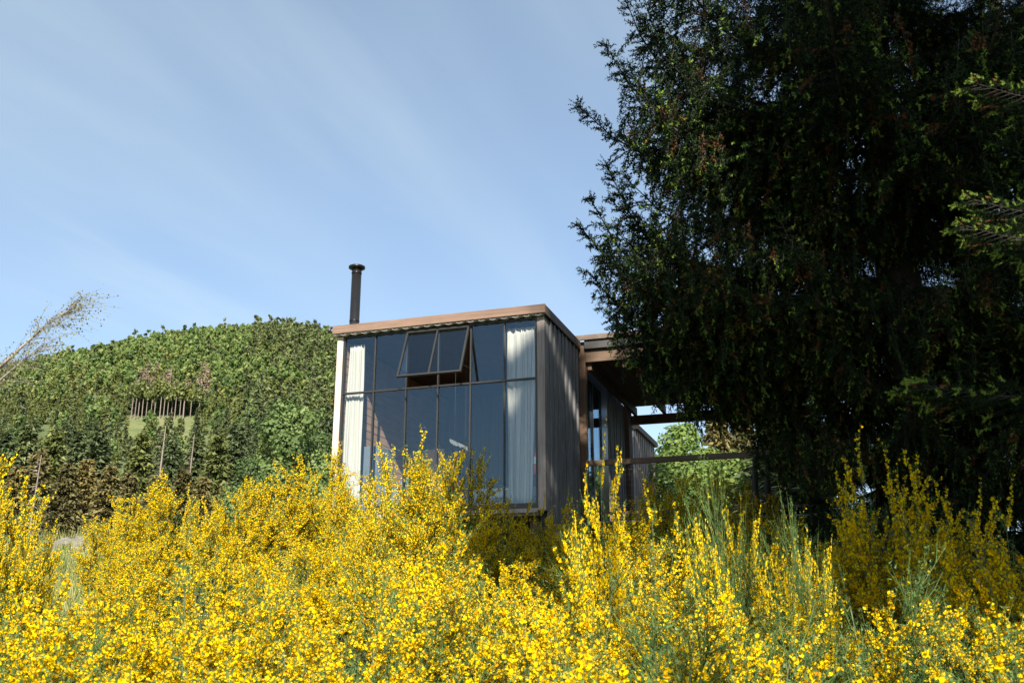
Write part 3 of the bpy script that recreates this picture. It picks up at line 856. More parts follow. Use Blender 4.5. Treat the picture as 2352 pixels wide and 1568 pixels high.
for i in range(34):
    p = hit_ground(292 + (i % 17) * 10.6 + rt.uniform(-3, 3), 953 if i < 17 else 944, 150)
    if p is None: continue
    o_ = add_obj('conifer_tree', KINDS['conifer_tree'][i % 4], None, (p.x, p.y, gz(p.x, p.y) - 0.2))
    q = rt.uniform(0.42, 0.56); o_.scale = (q, q, q); o_.rotation_euler = (0, 0, rt.uniform(0, 6))
    tag(o_, 'dark conifer in the wood just behind the row of bare trunks', 'tree', 'conifers behind the bare trunks')
gp = [[hit_ground(px, py, 150) for px in range(288, 456, 8)] for py in range(960, 1060, 6)]
gp = [[q for q in row] for row in gp if all(q is not None for q in row)]
mb = MB(); nc = len(gp[0])
mb.v = [(q.x, q.y, gz(q.x, q.y) + 0.35) for row in gp for q in row]
mb.f = [(r_ * nc + c_, r_ * nc + c_ + 1, (r_ + 1) * nc + c_ + 1, (r_ + 1) * nc + c_) for r_ in range(len(gp) - 1) for c_ in range(nc - 1)]
tag(mb.build('meadow', M['meadow'], None, smooth=True), kind='structure')

# near trees at the foot of the hill
SPLIT = {}
def tree_thing(name, me, loc, label, cat='tree', group=None, sc=1.0, rz=0.0):
    """thing > trunk, crown from a two material tree mesh"""
    root = empty(name, loc, rz); root.scale = (sc, sc, sc)
    tag(root, label, cat, group)
    for part, idx in (('trunk', 0), ('crown', 1)):
        if (me.name, part) not in SPLIT:
            V, F, mi, t = mesh_arrays(me)
            sel = mi == idx
            used, inv = np.unique(F[sel], return_inverse=True)
            SPLIT[(me.name, part)] = tri_mesh(part, V[used], inv.reshape(-1, 3), [me.materials[idx]], None, t[sel])
        add_obj(part, SPLIT[(me.name, part)], root)
    return root
def stand(px, py, y):
    """top point at a pixel and distance: base on the ground and height"""
    p = at(px, py, y); z0 = gz(p.x, p.y)
    return (p.x, p.y, z0 - 0.1), p.z - z0
birch = broadleaf_mesh('birch', 12, 3.3, 12000, M['birchleaf'], 71, 0.165, bark='pale_bark', lobes=15, base=0.15, shape=1.0)
loc, h = stand(668, 905, 62)
tree_thing('birch_tree', birch, loc, 'tall light green birch left of the cabin below the hill', sc=h / 12)
birch2 = broadleaf_mesh('birch', 12, 3.6, 10000, M['birchleaf'], 72, 0.17, bark='pale_bark', lobes=13, base=0.1, shape=0.9)
loc, h = stand(585, 1040, 58)
tree_thing('birch_tree', birch2, loc, 'lower light green birch just left of the tall birch', sc=h / 12)
loc, h = stand(735, 985, 66)
tree_thing('birch_tree', birch2, loc, 'light green birch against the left edge of the cabin', sc=h / 12, rz=2)
BN = [conifer_mesh('brown', 12, 2.9, 3400, M['brownleaf'], 80 + k, 0.44, droop=0.22, taper=0.75) for k in range(3)]
DC = [conifer_mesh('dark', 12, 2.5, 3600, M['conifer'], 90 + k, 0.45, droop=0.35, taper=0.85) for k in range(2)]
LARCHN = conifer_mesh('larchn', 12, 2.6, 3600, M['larch'], 95, 0.42, droop=0.2, taper=0.75)
near = [(-20, 1040, 66, BN[0]), (95, 1020, 70, BN[1]), (160, 1052, 60, BN[2]), (205, 1045, 64, BN[0]), (255, 1060, 60, BN[1]), (300, 1075, 66, BN[2]),
        (360, 1085, 62, BN[0]), (425, 1065, 66, BN[1]), (470, 1085, 60, BN[2]), (520, 1100, 60, BN[0]), (45, 1060, 58, BN[2])]
bl = ['leftmost browning conifer at the foot of the hill, cut by the frame edge', 'browning conifer with a pale trunk beside the left broom bush',
      'reddest brown conifer above the grassy gap', 'browning conifer rising behind the gap in the broom', 'olive brown conifer right of the reddest one',
      'small browning conifer behind the middle broom', 'low browning conifer under the pale dead trunks', 'broad rusty conifer under the second dead trunk',
      'rusty conifer left of the lower birch', 'last small browning conifer before the birches', 'low brown conifer behind the left broom bush']
for (px, py, y, me), lb in zip(near, bl):
    loc, h = stand(px, py, y)
    tree_thing('browning_conifer', me, loc, lb, sc=h / 12, rz=rt.uniform(0, 6), group='browning conifers at the foot of the hill')
mid = [(20, 985, 100), (70, 960, 105), (130, 975, 98), (185, 985, 105), (230, 975, 110), (330, 985, 104), (400, 1000, 98), (455, 985, 108), (505, 990, 100), (545, 965, 110), (755, 950, 90), (615, 1000, 95)]
for i, (px, py, y) in enumerate(mid):
    loc, h = stand(px, py, y)
    me = [DC[0], DC[1], LARCHN][i % 3]
    tree_thing('conifer_tree', me, loc, 'dark conifer in the belt between the browning trees and the meadow' if i % 3 < 2 else 'olive larch in the belt between the browning trees and the meadow',
               group='dark belt conifers' if i % 3 < 2 else 'olive belt larches', sc=h / 12, rz=rt.uniform(0, 6))
for (px, py, y, lb) in ((374, 975, 88, 'tall pale dead trunk standing below the meadow'), (440, 995, 86, 'second pale dead trunk with stubby twigs right of the tall one'),
                        (90, 1040, 56, 'slim pale dead trunk in front of the browning conifers')):
    loc, h = stand(px, py, y)
    dm = deadtree_mesh('dead_trunk', h, 0, int(px))
    o_ = add_obj('dead_tree', dm, None, loc); tag(o_, lb, 'dead tree')

# trees and shrubs seen through the porch
bright = broadleaf_mesh('bright', 8, 2.6, 9000, M['shrubleaf'], 77, 0.13, bark='pale_bark', lobes=14, base=0.1)
loc, h = stand(1560, 955, 36)
tree_thing('birch_tree', bright, loc, 'bright green tree seen through the porch', sc=h / 8, rz=1)
loc, h = stand(1645, 945, 40)
tree_thing('browning_conifer', BN[0], loc, 'browning tree beside the green one seen through the porch', sc=h / 12)
loc, h = stand(1700, 930, 42)
tree_thing('browning_conifer', BN[1], loc, 'pale brown tree at the right edge of the porch opening', sc=h / 12)
shrub_m = broadleaf_mesh('shrub', 3, 1.7, 6500, M['shrubleaf'], 75, 0.085, lobes=10, base=0.05, shape=0.6)
for i, (px, py, y, lb) in enumerate(((1500, 1050, 27, 'green shrub beside the second cabin behind the porch railing'), (1580, 1040, 28, 'green shrub under the bright tree behind the porch railing'),
                                     (1660, 1050, 27, 'green shrub under the browning tree behind the porch railing'), (1730, 1045, 28, 'green shrub right of the porch opening behind the spruce'),
                                     (1800, 1070, 27, 'farthest right green shrub behind the spruce'))):
    loc, h = stand(px, py, y)
    tree_thing('shrub', shrub_m, loc, lb, 'shrub', 'green shrubs behind the porch', sc=h / 3, rz=i * 1.3)

for i, (x, y, h, lb) in enumerate(((6.6, 23.5, 4.6, 'low dark conifer far under the spruces, first from the porch'), (8.8, 21.5, 4.2, 'low dark conifer far under the spruces, second from the porch'),
                                   (10.6, 23.0, 4.8, 'low dark conifer far under the spruces at the right'), (12.6, 21.0, 4.4, 'low dark conifer far under the spruces by the right edge'))):
    tree_thing('conifer_tree', DC[i % 2], (x, y, gz(x, y) - 0.1), lb, group='low conifers under the spruces', sc=h / 12, rz=i).scale = (h / 7, h / 7, h / 12)
# the wind bent birch leaning in from the left
def leaning_birch():
    r = np.random.default_rng(5)
    yb = 17.0
    root_xy = at(-330, 1190, yb)
    base = Vector((root_xy.x, yb, gz(root_xy.x, yb) - 0.1))
    ctrl = [base, at(-200, 1010, yb), at(-80, 900, yb), at(-6, 848, yb), at(44, 802, yb), at(88, 762, yb), at(130, 730, yb), at(168, 708, yb)]
    root = empty('leaning_birch', base)
    tag(root, 'thin sparse birch leaning in over the hill from the left edge', 'tree')
    pts = [tuple(p - base) for p in ctrl]
    MB().tube(pts, [0.07, 0.05, 0.038, 0.030, 0.022, 0.015, 0.009, 0.004], 8).build('trunk', M['pale_bark'], root, smooth=True)
    c2 = [at(-200, 1010, yb), at(-70, 935, yb), at(5, 868, yb), at(50, 830, yb), at(95, 800, yb)]
    MB().tube([tuple(p - base) for p in c2], [0.032, 0.023, 0.016, 0.010, 0.004], 7).build('trunk', M['pale_bark'], root, smooth=True)
    A = np.array(pts[2:]); B2 = np.array([tuple(p - base) for p in c2[1:]])
    twP, leaf = [], []
    for poly, n in ((A, 120), (B2, 60)):
        for _ in range(n):
            t = r.uniform(0.0, 1.0) ** 0.75 * (len(poly) - 1); i = min(int(t), len(poly) - 2); f = t - i
            p = poly[i] * (1 - f) + poly[i + 1] * f
            d = unit(poly[i + 1] - poly[i]) + r.normal(size=3) * np.array([0.45, 0.6, 0.55]) + np.array([0.15, 0, 0.0])
            d = unit(d); L = r.uniform(0.3, 0.85)
            q = np.stack([p, p + d * L * 0.35, p + d * L * 0.7 + np.array([0.05, 0, -0.02]), p + d * L + np.array([0.14, 0, -0.10])])
            twP.append(q)
            for s_ in np.linspace(0.3, 1.0, 9):
                if r.random() < 0.8:
                    k = min(int(s_ * 3), 2); ff = s_ * 3 - k
                    leaf.append(q[k] * (1 - ff) + q[k + 1] * ff + r.normal(size=3) * 0.03)
    g = Geo(); g.add(*tubes(np.array(twP), np.tile(np.array([[0.0045, 0.0035, 0.0025, 0.0015]]), (len(twP), 1)), 3), 0, 0.5)
    tw = add_obj('twigs', g.mesh('twigs', [M['pale_bark']]), root); tw['kind'] = 'stuff'
    C = np.array(leaf); n = len(C)
    V, F = stamp(LEAF_T, LEAF_F, C, basis(r.normal(size=(n, 3)), r), r.uniform(0.018, 0.036, n))
    g = Geo(); g.add(V, F, 0, np.repeat(r.uniform(0.3, 1, n), 2))
    lv = add_obj('crown', g.mesh('crown', [M['paleleaf']]), root); lv['kind'] = 'stuff'
leaning_birch()

# ================================================================== THE SPRUCES
def shoots(g, base, d, L, r, k, mi, tint, w=0.010, nl=0.030):
    """needle brushes along short shoots"""
    n = len(base)
    t = (np.arange(k)[None] + r.uniform(0, 1, (n, k))) / k
    p = base[:, None] + d[:, None] * (L[:, None] * t)[..., None]
    side = unit(np.cross(d[:, None], r.normal(size=(n, k, 3))))
    nd = unit(d[:, None] * 0.75 + side)
    wv = unit(np.cross(nd, r.normal(size=(n, k, 3)))) * w * 0.5
    ln = nl * r.uniform(0.75, 1.2, (n, k, 1))
    V = np.stack([p - wv, p + wv, p + nd * ln], 2).reshape(-1, 3)
    F = np.arange(n * k * 3).reshape(-1, 3)
    g.add(V, F, mi, np.repeat(tint, k))
    tip = base + d * L[:, None]
def spruce_branch(name, L, seed, brown=0.12, hang=1.0, kk=10, fresh=0.11, nw=0.013, nl=0.030):
    r = np.random.default_rng(seed)
    g = Geo()
    s_ = np.linspace(0, 1, 9)
    def axis(t):
        t = np.asarray(t)
        return np.stack([L * t, 0.04 * L * np.sin(t * 5 + seed), L * (-0.26 * t + 0.40 * t ** 4)], -1)
    A = axis(s_)[None]
    g.add(*tubes(A, (0.030 * L / 3 * (1 - s_) + 0.004)[None], 5), 0, 0.5)
    B, D, LL, TT = [], [], [], []
    secP = []
    n2 = int(L / 0.046)
    for i in range(n2):
        t = 0.10 + 0.90 * (i + r.random()) / n2
        p = axis(t); fwd = unit(axis(min(t + 0.02, 1.02)) - axis(t - 0.02))
        sgn = 1 if i % 2 else -1
        l = (0.16 + 0.62 * math.sin(math.pi * min(0.5 + 0.5 * t, 1.0)) * (0.35 + 0.65 * (1 - abs(2 * t - 0.9) * 0.6))) * L / 3 * r.uniform(0.65, 1.15)
        l = max(l, 0.09)
        d0 = unit(fwd * 0.62 + np.array([0, sgn * 0.8, 0.0]) + r.normal(size=3) * 0.12)
        kdrop = r.uniform(0.35, 0.95) * hang * (1.0 - 0.85 * t)
        if t > 0.75: l *= 1.0 - 1.9 * (t - 0.75)
        q = np.array([p + d0 * l * a - np.array([0, 0, kdrop * l * a * a]) for a in np.linspace(0, 1, 5)])
        secP.append(q)
    m2 = int(L / 0.042 * hang)
    for i in range(m2):                     # strands that hang straight down like a curtain
        t = r.uniform(0.08, 0.92); p = axis(t) + np.array([0, r.normal() * 0.28 * L / 3, -0.02])
        l = r.uniform(0.22, 0.62) * (1 - 0.35 * t)
        d0 = unit(np.array([0.12, 0, -1.0]) + r.normal(size=3) * 0.13)
        q = np.array([p + d0 * l * a for a in np.linspace(0, 1, 5)])
        secP.append(q)
    secP = np.array(secP)
    g.add(*tubes(secP, np.tile(np.linspace(0.0042, 0.002, 5)[None], (len(secP), 1)), 3), 0, 0.5)
    for q in secP:
        l = np.linalg.norm(q[-1] - q[0])
        nn = max(3, int(l / 0.042))
        isb = r.random() < brown * 0.9
        for j in range(nn):
            a = 0.03 + 0.97 * (j + 0.5) / nn
            k = min(int(a * 4), 3); f = a * 4 - k
            p = q[k] * (1 - f) + q[k + 1] * f; fw = unit(q[k + 1] - q[k])
            for sg in (-1, 1):
                sd = unit(np.cross(fw, np.array([0.2, 0.1, 1.0]) + r.normal(size=3) * 0.5))
                d = unit(fw * 0.9 + sd * sg * 0.75 + r.normal(size=3) * 0.15)
                B.append(p); D.append(d); LL.append(r.uniform(0.04, 0.085))
                u_ = r.random()
                if isb and u_ < 0.6: tt = r.uniform(0.89, 1.0)
                elif u_ > 1 - fresh and j > nn * 0.6: tt = r.uniform(0.75, 0.86)
                else: tt = r.uniform(0.05, 0.74)
                TT.append(tt)
        B.append(q[-1]); D.append(unit(q[-1] - q[-2])); LL.append(0.08); TT.append(r.uniform(0.78, 0.85) if r.random() < 0.5 else r.uniform(0.3, 0.72))
    tip = axis(1.0); td = unit(axis(1.0) - axis(0.95))
    for j in range(9):
        B.append(tip - td * 0.03 * j); D.append(unit(td + r.normal(size=3) * 0.45)); LL.append(0.11); TT.append(r.uniform(0.5, 0.84))
    shoots(g, np.array(B), np.array(D), np.array(LL), r, kk, 1, np.array(TT), nw, nl)
    return g.mesh(name, [M['bark'], M['needle']])
BR = [spruce_branch('branch', 3.0, 100 + k, brown=[0.08, 0.22, 0.05, 0.16, 0.1][k], hang=[1.0, 1.3, 0.8, 1.15, 0.6][k]) for k in range(5)]
def fresh_tip(name, seed):
    """the end of a near bough: a thin twig with short fat pale green spring shoots"""
    r = np.random.default_rng(seed)
    g = Geo()
    Pa = np.array([[[0, 0, 0.02], [0.5, 0, -0.03], [0.9, 0.02, -0.05], [1.3, 0, 0.0]]])
    g.add(*tubes(Pa, np.array([[0.010, 0.007, 0.005, 0.003]]), 5), 0, 0.5)
    B, D, L, T = [], [], [], []
    for k in range(26):
        x = 0.35 + 0.95 * k / 25; sg = 1 if k % 2 else -1
        p = np.array([x, 0, -0.02]); l = 0.12 + 0.32 * (1.3 - x) * r.uniform(0.7, 1.1)
        d = unit(np.array([0.75, sg * 0.62, r.uniform(-0.35, 0.1)]))
        q = p + d * l
        g.add(*tubes(np.array([[p, p + d * l * 0.5, q]]), np.array([[0.004, 0.003, 0.002]]), 3), 0, 0.5)
        for t in np.arange(0.1, l, 0.035):
            for s2 in (-1, 1):
                B.append(p + d * t); D.append(unit(d * 0.8 + np.cross(d, [0, 0, 1]) * s2 * 0.7 + r.normal(size=3) * 0.2)); L.append(0.05); T.append(r.uniform(0.2, 0.73))
        for c in range(2 if x > 0.7 else 1):
            B.append(q); D.append(unit(d + r.normal(size=3) * 0.35)); L.append(r.uniform(0.07, 0.10)); T.append(r.uniform(0.82, 0.865) if r.random() < 0.75 else r.uniform(0.95, 1.0))
    for c in range(3):
        B.append(np.array([1.28, 0, 0])); D.append(unit(np.array([1, (c - 1) * 0.5, 0.1]))); L.append(0.09); T.append(0.85)
    shoots(g, np.array(B), np.array(D), np.array(L), r, 34, 1, np.array(T), 0.006, 0.019)
    return g.mesh(name, [M['bark'], M['needle']])
BRT = fresh_tip('branch', 120)
def spruce(loc, H, R, label, seed, zlo=1.0, zhi=None, per=0.55, n_w=7, porch_side=False):
    r = random.Random(seed)
    root = empty('spruce_tree', loc)
    tag(root, label, 'tree')
    MB().tube([(0, 0, -0.2), (0.02, 0, H * 0.15), (0.05, 0.02, H * 0.5), (0.02, 0, H * 0.8), (0, 0, H)], [0.30 * H / 18, 0.24 * H / 18, 0.15 * H / 18, 0.07 * H / 18, 0.01], 12).build('trunk', M['bark'], root, smooth=True)
    z = zlo; a0 = 0
    while z < (zhi or H * 0.97):
        for k in range(n_w):
            a = a0 + k * 2 * math.pi / n_w + r.uniform(-0.35, 0.35)
            zz = z + r.uniform(-0.10, 0.10)
            L = R * (max(0.02, 1 - zz / H)) ** 0.72 * r.uniform(0.5, 1.1)
            if zz < 2.0: L *= 0.75
            if porch_side and math.cos(a) < 0.25: L = min(L, (1.95 + max(0.0, zz - 2.5) * 1.2) * r.uniform(0.85, 1.0))
            b_ = add_obj('branch', BR[r.randrange(5)], root, (0, 0, zz))
            el = rad(-10 + 28 * zz / H + r.uniform(-9, 9))
            b_.rotation_euler = (r.uniform(-0.25, 0.25), -el, a)
            s_ = max(L, 0.3) / 3.0
            b_.scale = (s_, max(s_, 0.55), max(s_, 0.7))
        a0 += 0.55; z += per * (1.0 if z < 9 else 1.5)
    return root
s1 = spruce((4.35, 10.6, gz(4.35, 10.6)), 19, 4.3, 'great dark spruce with a ragged left edge overhanging the porch', 1, zlo=0.5, porch_side=True)
s2 = spruce((7.6, 8.6, gz(7.6, 8.6)), 17, 4.6, 'dark spruce at the right edge with sunlit branch tips', 2, zlo=0.8)
s3 = spruce((8.4, 15.0, gz(8.4, 15.0)), 16, 4.0, 'dark spruce standing behind the gap between the two nearer ones', 3, zlo=0.8, per=0.8)
def extra_branch(root, px, py, y, L, az, el, me, roll=0.0, sc=1.0):
    """a branch of the tree whose tip reaches a given spot"""
    tip = at(px, py, y)
    d = Vector((math.cos(az) * math.cos(el), math.sin(az) * math.cos(el), math.sin(el)))
    o_ = add_obj('branch', me, root, tip - d * L - Vector(root.location))
    o_.rotation_euler = (roll, -el, az)
    base_len = 3.0 if me is not BRT else 1.3
    mn = 0.6 if me is not BRT else 0.45
    o_.scale = (L / base_len, max(mn, L / base_len), max(mn, L / base_len))
for (px, py, y, L, az, el, me) in (
        (1395, 60, 9.6, 2.9, 196, 24, BR[4]), (1380, 160, 9.3, 3.1, 200, 14, BR[0]), (1410, 260, 9.2, 3.0, 198, 6, BR[3]), 
        (1355, 465, 10.4, 3.4, 188, 22, BR[4]), (1325, 600, 10.2, 3.6, 188, 6, BR[0]), (1330, 555, 10.5, 3.5, 184, 14, BR[3]), (1350, 720, 10.0, 3.4, 190, 0, BR[2]), (1450, 10, 9.4, 2.7, 200, 26, BR[1]),
        (1470, 90, 9.0, 2.6, 204, 16, BR[0]), (1440, 210, 9.0, 2.8, 203, 8, BR[1]),  (1500, 150, 9.3, 2.6, 196, 10, BR[2]), 
        (1420, 520, 10.0, 3.1, 190, 8, BR[1]), (1400, 620, 9.8, 3.2, 194, 2, BR[3]), (1440, 690, 9.6, 3.0, 196, -4, BR[1]), (1380, 660, 10.4, 3.3, 186, 4, BR[3]), (1420, 760, 10.0, 3.0, 190, -6, BR[0]),
        (1530, 460, 9.0, 2.6, 206, 2, BR[3]), (1400, 785, 10.6, 3.0, 186, -8, BR[1]), (1430, 835, 10.4, 2.8, 190, -10, BR[3]), (1480, 880, 10.4, 2.6, 190, -14, BR[1]), (1540, 900, 10.6, 2.4, 186, -14, BR[3]), (1715, 985, 11.0, 1.7, 184, -14, BR[1]), (1700, 1030, 11.2, 1.8, 178, -18, BR[3]), (1735, 1070, 10.8, 1.6, 190, -24, BR[1]), (1760, 1000, 10.4, 1.6, 200, -16, BR[3]), (1800, 1040, 10.2, 1.5, 212, -20, BR[1]), (1690, 940, 11.0, 1.9, 182, -8, BR[0]), (1850, 1080, 10.0, 1.4, 225, -22, BR[3]), (1560, 600, 8.8, 2.5, 210, -4, BR[1])):
    extra_branch(s1, px, py, y, L, rad(az), rad(el), me)
for (px, py, y, L, az, el) in ((2235, 190, 3.7, 0.62, 196, 2), (2205, 515, 3.7, 0.55, 190, 6), (2225, 455, 3.7, 0.6, 186, 8), (2100, 880, 5.6, 1.3, 188, 2), (2330, 560, 4.4, 0.9, 190, 0)):
    extra_branch(s2, px, py, y, L, rad(az), rad(el), BRT)
# slim young trunks at the foot of the great spruce
for (px, y, lb) in ((1733, 12.6, 'slim trunk under the great spruce, left of a pair'), (1762, 12.9, 'slim trunk under the great spruce, right of a pair')):
    p = at(px, 1100, y); z0 = gz(p.x, p.y)
    o_ = MB().tube([(0, 0, -0.1), (0.01, 0, 0.6), (0.0, 0, 1.3), (0.03, 0, 1.7)], [0.055, 0.05, 0.042, 0.03], 8).build('slim_tree', M['bark'], None, smooth=True, loc=(p.x, p.y, z0))
    tag(o_, lb, 'tree')

# unseen conifers behind the camera on the right, crowns and trunks shaped to shade spruce, porch and right hand broom
tall = conifer_mesh('shade_conifer', 25, 4.6, 5600, M['conifer'], 140, 0.75, base=0.53, droop=0.25, taper=0.55)
slim = conifer_mesh('shade_conifer', 23, 2.2, 3000, M['conifer'], 141, 0.7, trunk=0.006, base=0.45, droop=0.3, taper=0.42)
thin = conifer_mesh('shade_conifer', 21.6, 0.52, 1200, M['conifer'], 142, 0.55, base=0.62, trunk=0.0035, droop=0.3, taper=0.3)  # narrow crown added to shade the right curtain and the broom below
pine = conifer_mesh('shade_conifer', 25, 0.78, 480, M['conifer'], 143, 0.6, base=0.80, trunk=0.0035, droop=0.2, taper=0.3)  # small high crown added to shade the cabin's side wall
low = conifer_mesh('shade_conifer', 17.6, 0.8, 700, M['conifer'], 144, 0.55, base=0.83, trunk=0.0035, droop=0.2, taper=0.35)  # small crown added to shade the great spruce's lower left
for (x, y, me, s_, lb) in ((1.48, -7.5, thin, 1.0, 'narrowest unseen shade conifer behind the viewer'), (2.5, -7.8, pine, 1.0, 'bare stemmed unseen shade conifer behind the viewer with a small high top'),
                           (2.6, -7.2, low, 1.0, 'shortest bare stemmed unseen shade conifer behind the viewer'),
                           (5.75, -7.5, slim, 1.13, 'slim tall conifer behind the viewer'), (9.6, -9.0, tall, 1.05, 'broad tall conifer behind the viewer'),
                           (13.5, -6.5, tall, 1.0, 'second broad tall conifer behind the viewer'), (18.0, -7.0, tall, 1.05, 'last broad tall conifer behind the viewer')):
    o_ = add_obj('shade_conifer', me, None, (x, y, gz(x, y) - 0.2)); o_.scale = (s_, s_, s_); o_.rotation_euler = (0, 0, x)
    tag(o_, lb, 'tree', 'unseen shade conifers behind the viewer')

# ================================================================== THE BROOM
FL_T = np.array([[0, 0, 0], [-0.46, 0.10, 0.42], [-0.2, 0.28, 0.86], [0.2, 0.28, 0.86], [0.46, 0.10, 0.42],
                 [0.26, 0.55, -0.08], [0.12, 0.95, 0.06], [-0.26, 0.55, -0.08], [-0.12, 0.95, 0.06], [0, 0.5, 0.22], [0, 0.85, -0.38], [0, 0.35, -0.36]])
FL_F = np.array([[0, 1, 2], [0, 2, 3], [0, 3, 4], [0, 5, 6], [0, 6, 9], [0, 8, 7], [0, 9, 8], [0, 11, 10]])
def broom_meshes(seed, H=2.0, R=0.95, n_main=30, per=15, bloom=0.8, fsize=0.0195, whisk=1.0):
    r = np.random.default_rng(seed)
    a = r.uniform(0, 2 * np.pi, n_main); tilt = np.abs(r.normal(0, 0.46, n_main)).clip(0, 1.0)
    Lm = H * r.uniform(0.62, 1.02, n_main) * (1 - 0.30 * tilt)
    s_ = np.linspace(0, 1, 7)
    out_ = np.stack([np.cos(a), np.sin(a), np.zeros(n_main)], 1)
    spread = R * (0.25 + tilt * 1.05)
    root = out_ * r.uniform(0.0, 0.25, (n_main, 1)) * R
    Pm = root[:, None] + out_[:, None] * (spread[:, None] * (s_ ** 1.25))[..., None]
    Pm[..., 2] += Lm[:, None] * (s_ * (1 - 0.30 * s_ ** 2 * tilt[:, None]))
    Pm += np.cumsum(r.normal(0, 0.012, Pm.shape), 1)
    g = Geo()
    g.add(*tubes(Pm, np.tile(np.linspace(0.010, 0.003, 7)[None], (n_main, 1)), 4), 0, 0.5)
    # side twigs
    T = r.uniform(0.22, 1.0, (n_main, per)) ** 0.8
    idx = np.minimum((T * 6).astype(int), 5); f = (T * 6 - idx)[..., None]
    rows = np.arange(n_main)[:, None]
    p0 = Pm[rows, idx] * (1 - f) + Pm[rows, idx + 1] * f
    fw = unit(Pm[rows, idx + 1] - Pm[rows, idx])
    d = unit(fw + r.normal(size=fw.shape) * 0.55 + out_[:, None] * 0.3)
    L = r.uniform(0.16, 0.46, (n_main, per)) * whisk * (1.05 - 0.35 * T)
    p0, d, L = p0.reshape(-1, 3), d.reshape(-1, 3), L.ravel()
    q = np.linspace(0, 1, 4)
    Pt = p0[:, None] + d[:, None] * (L[:, None] * q)[..., None]
    Pt[..., 2] += (L[:, None] * 0.22 * q ** 2)
    Pt += np.cumsum(r.normal(0, 0.005, Pt.shape), 1)
    nt_ = len(Pt)
    g.add(*tubes(Pt, np.tile(np.linspace(0.0042, 0.0016, 4)[None], (nt_, 1)), 3), 1, np.repeat(r.uniform(0, 1, 1), 1)[0])
    # finer twigs
    m = 3
    k3 = r.integers(0, 3, (nt_, m)); rows = np.arange(nt_)[:, None]
    p1 = Pt[rows, k3]; d1 = unit(d[:, None] + r.normal(size=(nt_, m, 3)) * 0.33 + np.array([0, 0, 0.35])); L1 = r.uniform(0.08, 0.22, (nt_, m)) * whisk
    Pf = p1[:, :, None] + d1[:, :, None] * (L1[..., None] * np.linspace(0, 1, 3))[..., None]
    Pf = Pf.reshape(-1, 3, 3)
    V, F = tubes(Pf, np.tile(np.array([[0.003, 0.0022, 0.001]]), (len(Pf), 1)), 3)
    g.add(V, F, 1, r.uniform(0, 1, len(F)))
    # narrow leaves
    allP = np.concatenate([Pt[:, 1:].reshape(-1, 3), Pf[:, 1:].reshape(-1, 3)])
    nl = len(allP) * 3
    C = allP[r.integers(0, len(allP), nl)] + r.normal(0, 0.012, (nl, 3))
    V, F = stamp(np.array([[-0.17, 0, 0], [0.17, 0, 0], [0, 1, 0]]), np.array([[0, 1, 2]]), C, basis(r.normal(size=(nl, 3)) + np.array([0, 0, 1.2]), r), r.uniform(0.016, 0.040, nl))
    g.add(V, F, 1, r.uniform(0, 1, nl))
    stems = g.mesh('stems', [M['stem'], M['twig_green']])
    # flowers along the twigs
    stem_b = np.repeat(r.normal(0, 0.28, n_main), per)
    mid_ = Pt[:, 2]
    ph = r.uniform(0, 6.28, 6)
    clump = (np.sin(mid_[:, 0] * 6.5 + ph[0] + 1.5 * np.sin(mid_[:, 2] * 3 + ph[3])) + np.sin(mid_[:, 1] * 6.5 + ph[1] + 1.5 * np.sin(mid_[:, 0] * 3 + ph[4])) + np.sin(mid_[:, 2] * 5.5 + ph[2] + 1.5 * np.sin(mid_[:, 1] * 3 + ph[5]))) / 3
    want = bloom - 0.08 + 0.6 * stem_b + 0.42 * clump + 0.6 * (T.ravel() - 0.62) + r.normal(0, 0.12, nt_)
    fb = np.where(want > 0.42, np.clip(0.55 + want * 0.6, 0, 1.1), np.clip(want * 0.25, 0, 0.12))
    C, D_ = [], []
    for poly, dens in ((Pt, 0.0098), ):
        n_fl = np.maximum((L / dens * fb).astype(int), 0)
        tw = np.repeat(np.arange(nt_), n_fl)
        t = r.uniform(0.1, 1.0, len(tw)) * 2.999
        i = t.astype(int); f = (t - i)[:, None]
        C.append(poly[tw, i] * (1 - f) + poly[tw, i + 1] * f); D_.append(d[tw])
    fbf = np.repeat(fb, m); nf = (r.uniform(0, 1, len(Pf)) < fbf * 0.95) * r.integers(4, 9, len(Pf))
    tw = np.repeat(np.arange(len(Pf)), nf); t = r.uniform(0.1, 1.0, len(tw)) * 1.999; i = t.astype(int); f = (t - i)[:, None]
    C.append(Pf[tw, i] * (1 - f) + Pf[tw, i + 1] * f); D_.append(d1.reshape(-1, 3)[tw])
    C = np.concatenate(C); D_ = np.concatenate(D_); n = len(C)
    nd = unit(np.cross(D_, r.normal(size=(n, 3)))) * 0.9 + D_ * 0.35
    C = C + unit(nd) * 0.006
    V, F = stamp(FL_T, FL_F, C, basis(nd, r), fsize * r.uniform(0.5, 1.35, n))
    g2 = Geo(); g2.add(V, F, 0, np.repeat(np.clip(0.58 + 0.22 * r.normal(size=n), 0, 1), len(FL_F)))
    flowers = g2.mesh('blossom', [M['flower']])
    return stems, flowers, n, float(np.percentile(C[:, 2], 98.5) if n > 400 else np.percentile(Pt[..., 2], 99))
BROOM = {}
tot = 0
